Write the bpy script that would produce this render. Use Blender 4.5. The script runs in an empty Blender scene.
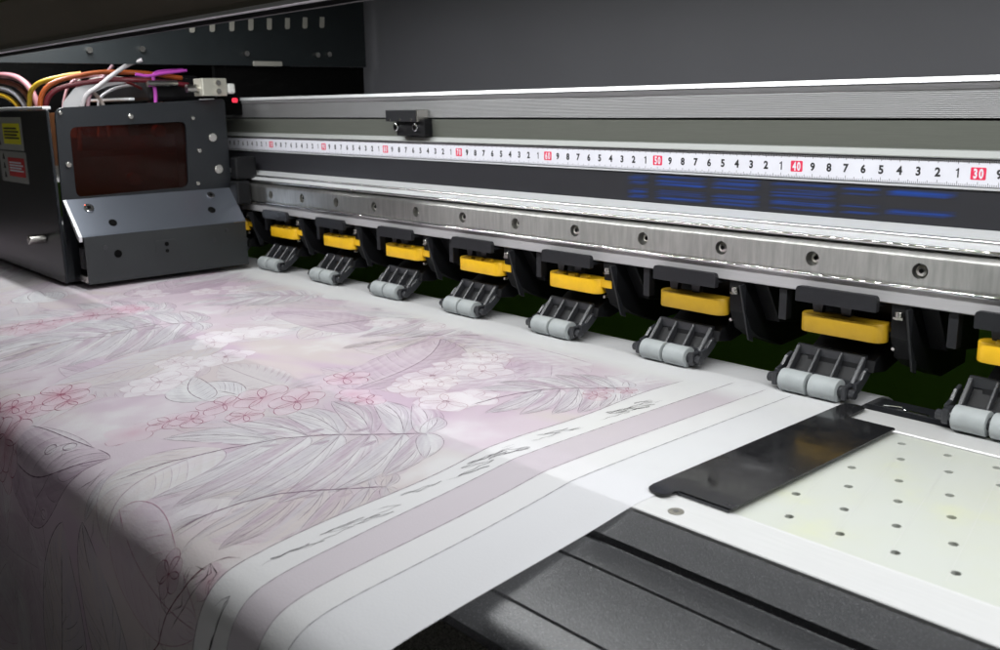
import bpy, bmesh, math, random
import numpy as np
from mathutils import Vector, Matrix
random.seed(7); rng = np.random.default_rng(11)
S = bpy.context.scene
COL = S.collection
PI = math.pi

# ------------------------------------------------------------------ camera
cd = bpy.data.cameras.new('camera'); cam = bpy.data.objects.new('camera', cd); COL.objects.link(cam)
S.camera = cam
def set_camera():
    pp = np.array([500, 325.]); vx = np.array([-387, 117.]) - pp; vy = np.array([1600, 83.]) - pp
    f = math.sqrt(-(vx @ vy))
    n = np.array([vx[0], vx[1], f]); n /= np.linalg.norm(n)
    y = np.array([vy[0], vy[1], f]); y /= np.linalg.norm(y)
    R = np.stack([-n, y, np.cross(-n, y)], 1)      # columns: world axes in camera (right, down, forward)
    r, d, w = R[0], R[1], R[2]
    m = Matrix(((r[0], -d[0], -w[0], 0.1976), (r[1], -d[1], -w[1], -0.4941), (r[2], -d[2], -w[2], 0.03856), (0, 0, 0, 1)))
    cam.matrix_world = m
    cd.sensor_width = 36; cd.lens = 36 * f / 1000
set_camera()
cd.clip_start = 0.01; cd.clip_end = 60
cd.dof.use_dof = True; cd.dof.focus_distance = 0.58; cd.dof.aperture_fstop = 20

# ------------------------------------------------------------------ world, exposure
w = bpy.data.worlds.new('World'); S.world = w; w.use_nodes = True
w.node_tree.nodes['Background'].inputs[0].default_value = (1.0, 0.97, 0.86, 1)
w.node_tree.nodes['Background'].inputs[1].default_value = 0.027
S.view_settings.view_transform = 'Standard'; S.view_settings.look = 'None'
S.view_settings.exposure = 0; S.view_settings.gamma = 1
S.render.engine = 'CYCLES'
S.cycles.use_denoising = True
S.cycles.sample_clamp_indirect = 4
S.cycles.max_bounces = 8
LED_POWER = 595.0

# a weak ceiling lamp of the room, to the right of the machine
ld = bpy.data.lights.new('room_lamp', 'AREA'); ld.shape = 'RECTANGLE'; ld.size = 1.2; ld.size_y = 0.3
ld.energy = 3.0; ld.color = (0.93, 0.97, 1.0)
lo = bpy.data.objects.new('room_lamp', ld); COL.objects.link(lo)
lo.location = (1.3, -1.3, 1.5)
lo.rotation_euler = (Vector((0.0, 0.0, 0.0)) - Vector(lo.location)).to_track_quat('-Z', 'Y').to_euler()

# ------------------------------------------------------------------ helpers
def lin(r, g, b):
    f = lambda c: (c / 255 / 12.92) if c <= 10.3 else ((c / 255 + 0.055) / 1.055) ** 2.4
    return (f(r), f(g), f(b))

def mat(name, col, rough=0.5, metal=0.0, var=0.0, scale=200, bump=0.0, bscale=400, coat=0.0, stretch=None, spec=0.5, trans=0.0, emis=None, estr=0, rvar=0.0):
    m = bpy.data.materials.new(name); m.use_nodes = True
    nt = m.node_tree; N = nt.nodes; L = nt.links; p = N['Principled BSDF']
    p.inputs['Base Color'].default_value = (*col, 1); p.inputs['Roughness'].default_value = rough
    p.inputs['Metallic'].default_value = metal; p.inputs['Coat Weight'].default_value = coat
    p.inputs['Coat Roughness'].default_value = 0.08
    p.inputs['Specular IOR Level'].default_value = spec
    p.inputs['Transmission Weight'].default_value = trans
    tc = N.new('ShaderNodeTexCoord'); mp = N.new('ShaderNodeMapping'); L.new(tc.outputs['Object'], mp.inputs[0])
    if stretch: mp.inputs['Scale'].default_value = stretch
    if var or rvar:
        n = N.new('ShaderNodeTexNoise'); n.inputs['Scale'].default_value = scale; n.inputs['Detail'].default_value = 5
        L.new(mp.outputs[0], n.inputs['Vector'])
        if var:
            r = N.new('ShaderNodeMapRange'); r.inputs[1].default_value = 0.25; r.inputs[2].default_value = 0.75
            r.inputs[3].default_value = 1 - var; r.inputs[4].default_value = 1 + var
            L.new(n.outputs['Fac'], r.inputs[0])
            mx = N.new('ShaderNodeVectorMath'); mx.operation = 'SCALE'; mx.inputs[0].default_value = col
            L.new(r.outputs[0], mx.inputs['Scale']); L.new(mx.outputs[0], p.inputs['Base Color'])
        if rvar:
            r2 = N.new('ShaderNodeMapRange'); r2.inputs[1].default_value = 0.3; r2.inputs[2].default_value = 0.7
            r2.inputs[3].default_value = max(0.02, rough - rvar); r2.inputs[4].default_value = rough + rvar
            L.new(n.outputs['Fac'], r2.inputs[0]); L.new(r2.outputs[0], p.inputs['Roughness'])
    if bump:
        n2 = N.new('ShaderNodeTexNoise'); n2.inputs['Scale'].default_value = bscale; n2.inputs['Detail'].default_value = 3
        L.new(mp.outputs[0], n2.inputs['Vector'])
        b = N.new('ShaderNodeBump'); b.inputs['Strength'].default_value = bump; b.inputs['Distance'].default_value = 0.0005
        L.new(n2.outputs['Fac'], b.inputs['Height']); L.new(b.outputs[0], p.inputs['Normal'])
    if emis:
        p.inputs['Emission Color'].default_value = (*emis, 1); p.inputs['Emission Strength'].default_value = estr
    return m

def link(name, bm_or_me, material, parent=None, smooth=False, loc=None):
    if isinstance(bm_or_me, bmesh.types.BMesh):
        me = bpy.data.meshes.new(name); bmesh.ops.recalc_face_normals(bm_or_me, faces=bm_or_me.faces[:]); bm_or_me.to_mesh(me); bm_or_me.free()
    else: me = bm_or_me; me.name = name
    me.materials.clear()
    for mm in (material if isinstance(material, (list, tuple)) else [material]): me.materials.append(mm)
    o = bpy.data.objects.new(name, me); COL.objects.link(o)
    if parent: o.parent = parent
    if loc: o.location = loc
    if smooth: shade(me)
    return o

def shade(me, ang=0.6):
    me.shade_smooth()
    bm = bmesh.new(); bm.from_mesh(me)
    for e in bm.edges:
        if len(e.link_faces) == 2 and e.calc_face_angle(0) > ang: e.smooth = False
    bm.to_mesh(me); bm.free()

def thing(name, label, cat, loc=(0, 0, 0), group=None):
    o = bpy.data.objects.new(name, None); COL.objects.link(o); o.location = loc
    o.empty_display_size = 0.01
    return tag(o, label, cat, group)
def tag(o, label, cat, group=None):
    o['label'] = label; o['category'] = cat
    if group: o['group'] = group
    return o
def struct(o): o['kind'] = 'structure'; return o

def box(bm, x0, x1, y0, y1, z0, z1, bev=0.0, seg=2):
    vs = [bm.verts.new((x, y, z)) for x in (x0, x1) for y in (y0, y1) for z in (z0, z1)]
    F = [(0, 1, 3, 2), (4, 6, 7, 5), (0, 4, 5, 1), (2, 3, 7, 6), (0, 2, 6, 4), (1, 5, 7, 3)]
    fs = [bm.faces.new([vs[i] for i in f]) for f in F]
    if bev:
        es = list({e for f in fs for e in f.edges})
        bmesh.ops.bevel(bm, geom=es, offset=bev, segments=seg, profile=0.5, affect='EDGES', clamp_overlap=True)
    return bm
def nb(): return bmesh.new()
def bx(*a, **k): return box(nb(), *a, **k)

def prism(bm, pts, axis, a0, a1, bev=0.0, seg=2):
    """pts: closed 2D polygon; axis 'x' -> pts are (y,z); 'y' -> (x,z); 'z' -> (x,y)"""
    def P(p, a): return {'x': (a, p[0], p[1]), 'y': (p[0], a, p[1]), 'z': (p[0], p[1], a)}[axis]
    A = [bm.verts.new(P(p, a0)) for p in pts]; B = [bm.verts.new(P(p, a1)) for p in pts]
    n = len(pts); caps = [bm.faces.new(A), bm.faces.new(B[::-1])]
    for i in range(n): bm.faces.new([A[i], B[i], B[(i + 1) % n], A[(i + 1) % n]])
    if bev:
        es = list({e for f in caps for e in f.edges})
        bmesh.ops.bevel(bm, geom=es, offset=bev, segments=seg, profile=0.5, affect='EDGES', clamp_overlap=True)
    return bm

def cyl(bm, c, axis, r, L, seg=24, r2=None, bev=0.0):
    """cylinder centred at c along axis vector with length L"""
    ax = Vector({'x': (1, 0, 0), 'y': (0, 1, 0), 'z': (0, 0, 1)}[axis] if isinstance(axis, str) else axis).normalized()
    m = Matrix.Translation(c) @ ax.to_track_quat('Z', 'Y').to_matrix().to_4x4()
    r_ = bmesh.ops.create_cone(bm, cap_ends=True, segments=seg, radius1=r, radius2=r if r2 is None else r2, depth=L, matrix=m)
    if bev:
        fs = {f for v in r_['verts'] for f in v.link_faces if len(f.verts) > 4}
        es = list({e for f in fs for e in f.edges})
        bmesh.ops.bevel(bm, geom=es, offset=bev, segments=2, profile=0.5, affect='EDGES')
    return bm

def tube(bm, pts, r, seg=10, sub=8):
    """smooth (Catmull-Rom) tube through the points"""
    P = [Vector(p) for p in pts]; P = [P[0] * 2 - P[1]] + P + [P[-1] * 2 - P[-2]]
    path = []
    for i in range(1, len(P) - 2):
        for k in range(sub):
            t = k / sub; a, b, c, d = P[i - 1], P[i], P[i + 1], P[i + 2]
            path.append(0.5 * ((2 * b) + (c - a) * t + (2 * a - 5 * b + 4 * c - d) * t * t + (3 * b - 3 * c + d - a) * t ** 3))
    path.append(P[-2])
    prev = None; up = Vector((0.3, 0.2, 1)).normalized()
    for i, p in enumerate(path):
        d = (path[min(i + 1, len(path) - 1)] - path[max(i - 1, 0)]).normalized()
        s = d.cross(up).normalized(); u = s.cross(d).normalized(); up = u
        ring = [bm.verts.new(p + (s * math.cos(a) + u * math.sin(a)) * r) for a in [2 * PI * k / seg for k in range(seg)]]
        if prev:
            for k in range(seg): bm.faces.new([prev[k], prev[(k + 1) % seg], ring[(k + 1) % seg], ring[k]])
        else: bm.faces.new(ring[::-1])
        prev = ring
    bm.faces.new(prev)
    return bm

def rpoly(pts, rads, n=6):
    """polygon with rounded corners (one radius per corner)"""
    out = []
    N = len(pts)
    for i in range(N):
        p = Vector(pts[i]); a = Vector(pts[i - 1]); b = Vector(pts[(i + 1) % N]); r = rads[i]
        if r <= 0: out.append(tuple(p)); continue
        da = (a - p).normalized(); db = (b - p).normalized()
        s = p + da * r; e = p + db * r
        for k in range(n + 1):
            t = k / n; out.append(tuple(s * (1 - t) ** 2 + p * 2 * t * (1 - t) + e * t * t))
    return out

def cut(base_bm, cutter_bm):
    """boolean difference, returns a mesh; helper objects are removed"""
    a = bpy.data.meshes.new('a'); bmesh.ops.recalc_face_normals(base_bm, faces=base_bm.faces[:]); base_bm.to_mesh(a); base_bm.free()
    b = bpy.data.meshes.new('b'); bmesh.ops.recalc_face_normals(cutter_bm, faces=cutter_bm.faces[:]); cutter_bm.to_mesh(b); cutter_bm.free()
    oa = bpy.data.objects.new('a', a); ob = bpy.data.objects.new('b', b); COL.objects.link(oa); COL.objects.link(ob)
    md = oa.modifiers.new('b', 'BOOLEAN'); md.operation = 'DIFFERENCE'; md.solver = 'EXACT'; md.object = ob
    dg = bpy.context.evaluated_depsgraph_get(); dg.update()
    me = bpy.data.meshes.new_from_object(oa.evaluated_get(dg))
    bpy.data.objects.remove(oa); bpy.data.objects.remove(ob)
    return me

# ------------------------------------------------------------------ materials
M = {}
M['alu_face'] = mat('brushed_aluminium_face', (0.22, 0.22, 0.222), 0.42, 0.45, var=0.06, scale=60, stretch=(1, 40, 40), bump=0.05, bscale=300)
def add_ribs(m, period, strength):
    nt = m.node_tree; N = nt.nodes; L = nt.links; p = N['Principled BSDF']
    tc = [n for n in N if n.type == 'TEX_COORD'][0]
    mp = N.new('ShaderNodeMapping'); mp.inputs['Rotation'].default_value = (0, 0.004, 0); L.new(tc.outputs['Object'], mp.inputs[0])
    wv = N.new('ShaderNodeTexWave'); wv.bands_direction = 'Z'; wv.inputs['Scale'].default_value = 0.314 / period; wv.inputs['Distortion'].default_value = 0.0
    L.new(mp.outputs[0], wv.inputs[0]); b = N.new('ShaderNodeBump'); b.inputs['Strength'].default_value = strength; b.inputs['Distance'].default_value = 0.0003
    L.new(wv.outputs['Fac'], b.inputs['Height'])
    if p.inputs['Normal'].links: L.new(p.inputs['Normal'].links[0].from_socket, b.inputs['Normal'])
    L.new(b.outputs[0], p.inputs['Normal'])
add_ribs(M['alu_face'], 0.00095, 0.45)
M['alu_green'] = mat('anodised_face', (0.17, 0.178, 0.155), 0.36, 0.4, var=0.06, scale=50, stretch=(1, 30, 30), bump=0.04, bscale=300)
M['alu_bright'] = mat('polished_aluminium', (0.74, 0.75, 0.76), 0.34, 0.45, var=0.04, scale=50, stretch=(1, 40, 40))
M['alu_mid'] = mat('satin_aluminium', (0.34, 0.35, 0.34), 0.55, 0.25, var=0.04, scale=50, stretch=(1, 40, 40))
M['alu_pale'] = mat('pale_aluminium', (0.50, 0.49, 0.50), 0.5, 0.45, var=0.04, scale=60, stretch=(1, 30, 30))
M['dark_strip'] = None
M['black_plastic'] = mat('black_plastic', (0.012, 0.0125, 0.015), 0.42, var=0.15, scale=300, bump=0.15, bscale=900)
M['black_deep'] = mat('deep_black_plastic', (0.005, 0.005, 0.006), 0.5, spec=0.25, bump=0.1, bscale=700)
M['grey_plastic'] = mat('graphite_plastic', (0.030, 0.031, 0.035), 0.30, var=0.12, scale=300, bump=0.12, bscale=900)
M['roller_rubber'] = mat('grey_roller_rubber', (0.34, 0.365, 0.37), 0.6, var=0.12, scale=110, bump=0.08, bscale=1200)
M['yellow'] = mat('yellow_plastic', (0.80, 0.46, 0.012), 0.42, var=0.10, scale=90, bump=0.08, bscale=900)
M['yellow_shaded'] = mat('yellow_plastic_shaded', (0.44, 0.26, 0.012), 0.45, var=0.10, scale=90, bump=0.08, bscale=900)  # shaded copy of the yellow plastic, shade painted into the colour
M['steel'] = mat('bright_steel', (0.62, 0.60, 0.56), 0.25, 1.0, var=0.1, scale=400)
M['bead'] = mat('polished_bead', (0.95, 0.95, 0.95), 0.045, 1.0)
M['bead_soft'] = mat('satin_bead', (0.9, 0.9, 0.9), 0.26, 1.0)
M['chrome'] = mat('chromed_steel', (0.75, 0.76, 0.78), 0.14, 1.0)
M['hole'] = mat('hole_dark', (0.003, 0.003, 0.003), 0.9, spec=0.05)
M['carriage'] = mat('carriage_black_paint', (0.013, 0.015, 0.018), 0.34, 0.1, var=0.06, scale=25, bump=0.08, bscale=500)
M['bumper'] = mat('bumper_sheet_metal', (0.20, 0.22, 0.26), 0.28, 0.8, var=0.05, scale=12, bump=0.04, bscale=500)
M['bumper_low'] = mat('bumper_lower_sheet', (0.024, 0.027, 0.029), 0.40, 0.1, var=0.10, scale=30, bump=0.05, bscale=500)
M['platen'] = mat('platen_white_coating', (0.66, 0.67, 0.655), 0.45, 0.0, var=0.03, scale=25, bump=0.03, bscale=900)
M['platen_rim'] = mat('platen_satin_metal', (0.56, 0.56, 0.555), 0.40, 0.2, var=0.04, scale=40, stretch=(1, 20, 20))
M['hood'] = mat('hood_brown_black', (0.15, 0.132, 0.10), 0.35, 0.0, var=0.22, scale=12, rvar=0.08)
M['hood_olive'] = mat('hood_olive_black', (0.07, 0.082, 0.02), 0.5, var=0.15, scale=10)
M['hood_dark'] = mat('hood_return_dark', (0.008, 0.007, 0.012), 0.5)
M['teal'] = mat('guard_plate_dark_teal', (0.010, 0.014, 0.016), 0.5, var=0.15, scale=20)
M['cream'] = mat('cream_bar_and_slot_light', (0.35, 0.34, 0.30), 0.4)
M['white_plastic'] = mat('white_plastic', (0.7, 0.72, 0.68), 0.4)
M['back_cover'] = mat('rear_cover_grey', (0.15, 0.15, 0.168), 0.55, var=0.04, scale=9, bump=0.06, bscale=600)
M['green_dark'] = mat('dark_green_panel', (0.18, 0.42, 0.02), 0.6, var=0.08, scale=12)

# ------------------------------------------------------------------ setting: floor and back surfaces
def floor_mat():
    m = mat('speckled_floor', (0.2, 0.2, 0.19), 0.55)
    nt = m.node_tree; N = nt.nodes; L = nt.links; p = N['Principled BSDF']
    tc = [n for n in N if n.type == 'TEX_COORD'][0]
    n1 = N.new('ShaderNodeTexNoise'); n1.inputs['Scale'].default_value = 420; n1.inputs['Detail'].default_value = 6; n1.inputs['Roughness'].default_value = 0.8
    L.new(tc.outputs['Object'], n1.inputs['Vector'])
    r = N.new('ShaderNodeValToRGB'); r.color_ramp.elements[0].position = 0.40; r.color_ramp.elements[0].color = (0.05, 0.05, 0.045, 1)
    r.color_ramp.elements[1].position = 0.62; r.color_ramp.elements[1].color = (0.9, 0.9, 0.86, 1)
    L.new(n1.outputs['Fac'], r.inputs[0]); L.new(r.outputs[0], p.inputs['Base Color'])
    return m
struct(link('floor', bx(-4, 3, -3, 2, -0.80, -0.78), floor_mat()))
struct(link('wall', bx(-4, 3, 0.95, 1.0, -0.78, 2.0), M['back_cover']))

# rear cover of the printer (the smooth grey surface behind the beam)
t = thing('rear_cover', 'smooth dark grey rear cover rising behind the aluminium beam', 'machine cover', (0, 0.17, 0))
link('cover_panel', bx(-2.2, 1.2, 0, 0.01, -0.05, 0.75), M['back_cover'], t)
t = thing('inner_panel', 'dark green panel showing through the gaps under the beam', 'machine panel', (0, 0.13, 0))
link('panel', bx(-2.2, 1.2, 0, 0.01, -0.30, -0.052), M['green_dark'], t)

# ------------------------------------------------------------------ gantry beam (cross-section in y,z extruded along x)
X0, X1 = -2.0, 0.75
beam = thing('gantry_beam', 'long extruded aluminium beam crossing the printer above the rollers', 'printer beam')
def sect(name, pts, m, parent=beam, bev=0.0, x0=X0, x1=X1):
    return link(name, prism(nb(), pts, 'x', x0, x1, bev), m, parent)
sect('top_lip', [(-0.0014, 0.0473), (-0.0016, 0.0471), (-0.0022, 0.0447), (-0.0018, 0.0445), (-0.0004, 0.0444), (0.06, 0.0444), (0.06, 0.0472)], M['alu_bright'])
# serrated chamfer just under the lip
ser = [(0.055, 0.0442), (-0.0002, 0.0442)]
for i in range(5):
    z = 0.0442 - i * 0.0006; ser += [(-0.0010 - i * 0.0001, z - 0.0002), (-0.0002, z - 0.0005)]
ser += [(0.0, 0.0410), (0.055, 0.0410)]
sect('serrated_chamfer', ser, M['alu_pale'])
sect('upper_face', [(0.055, 0.0408), (0.0, 0.0408), (-0.0002, 0.0404), (-0.0002, 0.0272), (0.0004, 0.0268), (0.055, 0.0268)], M['alu_face'])
sect('groove', [(0.05, 0.0266), (0.0035, 0.0266), (0.0035, 0.0259), (0.05, 0.0259)], M['hole'])
sect('lower_face', [(0.055, 0.0257), (-0.0001, 0.0257), (-0.0004, 0.0254), (0.0010, 0.0117), (0.055, 0.0117)], M['alu_green'])
sect('tape_ledge', [(0.055, 0.0116), (0.0, 0.0116), (-0.0015, 0.0113), (-0.0030, 0.0082), (-0.0028, 0.0077), (-0.0020, 0.0075), (0.055, 0.0075)], M['alu_mid'])
sect('tape_channel', [(0.055, 0.0074), (0.0004, 0.0074), (0.0004, -0.0065), (0.055, -0.0065)], M['alu_face'])
sect('channel_lip', [(0.055, -0.0067), (-0.0006, -0.0067), (-0.0012, -0.0071), (-0.0006, -0.0078), (0.055, -0.0078)], M['alu_bright'])
sect('film_strip_backing', [(0.055, -0.0080), (0.0012, -0.0080), (0.0012, -0.0272), (0.055, -0.0272)], M['hole'])
sect('stepped_ledge', [(0.055, -0.0274), (0.0006, -0.0272), (-0.0050, -0.0303), (-0.0078, -0.0316), (-0.0084, -0.0321), (-0.0086, -0.0328),
                       (-0.0092, -0.0335), (-0.0125, -0.0352), (-0.0130, -0.0358), (-0.0126, -0.0372), (-0.010, -0.0378), (0.055, -0.0378)], M['alu_bright'])
sect('rail_seat', [(0.055, -0.0380), (-0.008, -0.0380), (-0.008, -0.0574), (0.055, -0.0574)], M['alu_face'])
sect('bottom_flange', [(0.075, -0.0576), (-0.0148, -0.0576), (-0.0152, -0.0580), (-0.0152, -0.0668), (-0.0147, -0.0673), (0.075, -0.0673)], M['alu_pale'])

def bead(name, y, z, r, m):
    b = nb(); cyl(b, ((X0 + X1) / 2, y, z), 'x', r, X1 - X0 - 0.002, 16); link(name, b, m, beam, smooth=True)
bead('ledge_ridge', -0.0080, -0.0322, 0.0014, M['bead_soft'])
bead('ledge_bead', -0.0130, -0.0364, 0.0011, M['bead'])
# dark film strip with streaky blue bars, soft at the edges
def strip_mat():
    m = mat('dark_film', (0.022, 0.022, 0.026), 0.42, var=0.05, scale=60)
    nt = m.node_tree; N = nt.nodes; L = nt.links; p = N['Principled BSDF']
    return m
fs = link('film_strip', bx(X0, X1, 0.0006, 0.0011, -0.0270, -0.0082), strip_mat(), beam)
def blue_mat():
    m = mat('streaky_blue', (0.012, 0.055, 0.27), 0.4)
    nt = m.node_tree; N = nt.nodes; L = nt.links; p = N['Principled BSDF']
    tc = N.new('ShaderNodeTexCoord'); mp = N.new('ShaderNodeMapping'); mp.inputs['Scale'].default_value = (14, 1, 900)
    L.new(tc.outputs['Object'], mp.inputs[0])
    n1 = N.new('ShaderNodeTexNoise'); n1.inputs['Scale'].default_value = 1.0; n1.inputs['Detail'].default_value = 3
    L.new(mp.outputs[0], n1.inputs['Vector'])
    at = N.new('ShaderNodeAttribute'); at.attribute_name = 'fade'
    ma = N.new('ShaderNodeMath'); ma.operation = 'MULTIPLY_ADD'; ma.inputs[1].default_value = 4.0; ma.inputs[2].default_value = -1.45
    L.new(n1.outputs['Fac'], ma.inputs[0])
    mb = N.new('ShaderNodeMath'); mb.operation = 'MULTIPLY'; mb.use_clamp = True
    L.new(ma.outputs[0], mb.inputs[0]); L.new(at.outputs['Fac'], mb.inputs[1])
    mc = N.new('ShaderNodeMix'); mc.data_type = 'RGBA'; mc.inputs[6].default_value = (0.020, 0.021, 0.026, 1); mc.inputs[7].default_value = (0.008, 0.045, 0.25, 1)
    L.new(mb.outputs[0], mc.inputs[0]); L.new(mc.outputs[2], p.inputs['Base Color'])
    return m
M['blue'] = blue_mat()
BC = [0]
def blue_bar(x0, x1, z0, z1, soft=0.0035):
    xs = [x0 - soft, x0 + soft] + [x1 - soft, x1 + soft]; zs = [z0 - 0.0004, z0 + (z1 - z0) * .35, z1 - (z1 - z0) * .35, z1 + 0.0004]
    me = bpy.data.meshes.new('blue_bar')
    BC[0] += 1; vs = [(x, 0.00056 - 0.00002 * (BC[0] % 3), z) for z in zs for x in xs]
    fc = [(j * 4 + i, j * 4 + i + 1, j * 4 + i + 5, j * 4 + i + 4) for j in range(3) for i in range(3)]
    me.from_pydata(vs, [], fc)
    a = me.attributes.new('fade', 'FLOAT', 'POINT')
    a.data.foreach_set('value', [1.0 if (0 < i < 3 and 0 < j < 3) else 0.0 for j in range(4) for i in range(4)])
    return link('blue_mark', me, M['blue'], fs)
def rows(x0, x1, zs): return [(x0, x1, a, b) for a, b in zs]
BARS = rows(-0.223, -0.210, [(-0.0128, -0.0098), (-0.0158, -0.0138), (-0.0218, -0.0186), (-0.0248, -0.0226)])
BARS += rows(-0.200, -0.164, [(-0.0110, -0.0095), (-0.0132, -0.0118), (-0.0155, -0.0140), (-0.0200, -0.0186), (-0.0222, -0.0206), (-0.0248, -0.0230)])
BARS += rows(-0.156, -0.126, [(-0.0102, -0.0092), (-0.0134, -0.0110), (-0.0150, -0.0141), (-0.0206, -0.0184), (-0.0228, -0.0214), (-0.0250, -0.0236)])
BARS += rows(-0.1145, -0.0775, [(-0.0112, -0.0092), (-0.0156, -0.0130), (-0.0175, -0.0165), (-0.0222, -0.0190), (-0.0248, -0.0234)])
BARS += rows(-0.070, -0.052, [(-0.0112, -0.0100), (-0.0138, -0.0130), (-0.0205, -0.0190), (-0.0240, -0.0230)])
BARS += rows(-0.044, -0.012, [(-0.0130, -0.0098), (-0.0228, -0.0196)])
for x0, x1, z0, z1 in BARS:
    blue_bar(x0, x1, z0, z1)

# ------------------------------------------------------------------ measuring tape
tape = thing('measuring_tape', 'white centimetre tape with black digits and red decade boxes on the beam', 'measuring tape', (0, 0, 0))
M['tape_white'] = mat('tape_white', (0.70, 0.70, 0.76), 0.4, var=0.03, scale=40)
M['ink_black'] = mat('printed_black', (0.02, 0.02, 0.022), 0.5)
M['ink_red'] = mat('printed_red', (0.70, 0.030, 0.09), 0.45)
link('strip', bx(X0, 0.5, -0.00015, 0.0003, -0.0061, 0.0066), M['tape_white'], tape)
_g = {}
def glyph(ch, bold=0.04):
    if ch in _g: return _g[ch]
    if ch == '1':
        _g[ch] = ([(-0.03, -0.5), (0.13, -0.5), (0.13, 0.5), (0.02, 0.5), (-0.08, 0.38), (-0.22, 0.32), (-0.22, 0.19), (-0.03, 0.25)], [(0, 1, 2, 3, 4, 5, 6, 7)]); return _g[ch]
    cu = bpy.data.curves.new('g', 'FONT'); cu.body = ch; cu.size = 1.0; cu.offset = bold; cu.resolution_u = 4
    cu.align_x = 'CENTER'; o = bpy.data.objects.new('g', cu); COL.objects.link(o)
    dg = bpy.context.evaluated_depsgraph_get(); dg.update()
    me = bpy.data.meshes.new_from_object(o.evaluated_get(dg)); bpy.data.objects.remove(o)
    V = [v.co.copy() for v in me.vertices]; F = [tuple(p.vertices) for p in me.polygons]
    zs = [v.y for v in V]; xs = [v.x for v in V]; h = max(zs) - min(zs); cx = (max(xs) + min(xs)) / 2; z0 = min(zs)
    _g[ch] = ([((v.x - cx) / h, (v.y - z0) / h - 0.5) for v in V], F); bpy.data.meshes.remove(me)
    return _g[ch]
def put(bm, s, x, y, z, h, wx=1.0, gap=0.62, plane='xz'):
    n = len(s)
    for i, ch in enumerate(s):
        V, F = glyph(ch); ox = (i - (n - 1) / 2) * gap * h
        vv = [bm.verts.new((x + ox + a * h * wx, y, z + b * h)) for a, b in V]
        for f in F:
            try: bm.faces.new([vv[k] for k in f])
            except ValueError: pass
num = nb(); tk = nb()
for i in range(-14, 110):
    val = 30 + i; x = -0.01 * i
    if val % 10 == 0:
        pts = rpoly([(x - 0.0037, -0.0028), (x + 0.0037, -0.0028), (x + 0.0037, 0.0033), (x - 0.0037, 0.0033)], [0.0007] * 4, 3)
        bxo = link('decade_box', prism(nb(), pts, 'y', -0.00025, -0.0001), M['ink_red'], tape); dec = nb()
        s = str(val); put(dec, s, x, -0.0003, 0.00025, 0.0050, 0.66 if len(s) < 3 else 0.45, 0.56 if len(s) < 3 else 0.38); link('decade_number', dec, M['tape_white'], bxo)
    else: put(num, str(val % 10), x, -0.00025, 0.0003, 0.0047, 0.95)
for k in range(-140, 1100):
    x = -0.001 * k; L = 0.0024 if k % 10 == 0 else (0.0019 if k % 5 == 0 else 0.0011)
    if k % 10 == 5: L = 0.0019
    for z0, z1 in ((0.0066 - L * 0.8, 0.0066), (-0.0061, -0.0061 + L)):
        v = [tk.verts.new(p) for p in ((x - 0.00012, -0.00022, z0), (x + 0.00012, -0.00022, z0), (x + 0.00012, -0.00022, z1), (x - 0.00012, -0.00022, z1))]; tk.faces.new(v)
link('digits', num, M['ink_black'], tape); link('tick_marks', tk, M['ink_black'], tape)

# ------------------------------------------------------------------ linear rail with bolts every 60 mm
rail = thing('linear_rail', 'polished steel guide rail with round bolt holes under the tape', 'guide rail')
def rail_mat():
    m = mat('ground_steel', (0.42, 0.41, 0.38), 0.33, 0.9)
    nt = m.node_tree; N = nt.nodes; L = nt.links; p = N['Principled BSDF']
    tg = N.new('ShaderNodeTangent'); tg.direction_type = 'RADIAL'; tg.axis = 'X'; L.new(tg.outputs[0], p.inputs['Tangent'])
    p.inputs['Anisotropic'].default_value = 1.0; p.inputs['Roughness'].default_value = 0.30
    tc = N.new('ShaderNodeTexCoord'); mp = N.new('ShaderNodeMapping'); mp.inputs['Scale'].default_value = (420, 30, 60); L.new(tc.outputs['Object'], mp.inputs[0])
    n1 = N.new('ShaderNodeTexNoise'); n1.inputs['Scale'].default_value = 1; L.new(mp.outputs[0], n1.inputs['Vector'])
    r = N.new('ShaderNodeMapRange'); r.inputs[1].default_value = 0.3; r.inputs[2].default_value = 0.7; r.inputs[3].default_value = 0.40; r.inputs[4].default_value = 0.52; L.new(n1.outputs['Fac'], r.inputs[0])  # grinding marks in the base colour, also imitating lamp streaks
    vm = N.new('ShaderNodeVectorMath'); vm.operation = 'SCALE'; vm.inputs[0].default_value = (1.0, 0.99, 0.95); L.new(r.outputs[0], vm.inputs['Scale']); L.new(vm.outputs[0], p.inputs['Base Color'])
    return m
RF = -0.0170
prof = [(-0.0082, -0.0392), (RF + 0.0024, -0.0392), (RF + 0.0008, -0.0402), (RF, -0.0412), (RF, -0.0552), (RF + 0.0008, -0.0566), (RF + 0.0020, -0.0574), (-0.0082, -0.0574)]
prof = rpoly(prof, [0, 0.0006, 0.0005, 0.0005, 0.0006, 0.0005, 0.0005, 0], 3)
base = prism(nb(), prof, 'x', X0, X1)
ct = nb(); bolts_x = [-0.0172 - 0.06 * i for i in range(-5, 16)]
for x in bolts_x: cyl(ct, (x, RF + 0.0005, -0.0483), 'y', 0.0041, 0.011, 28)
rail_body = link('rail_body', cut(base, ct), [rail_mat()], rail, smooth=True)
b = nb(); cyl(b, ((X0 + X1) / 2, RF + 0.0004, -0.0573), 'x', 0.0011, X1 - X0 - 0.01, 14); link('lower_bead', b, M['bead'], rail, smooth=True)
bb = nb(); cyl(bb, (0, 0, 0), 'y', 0.0029, 0.004, 20, bev=0.0004)
bb2 = nb(); cyl(bb2, (0, -0.0022, 0), 'y', 0.0013, 0.0006, 6)
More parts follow.
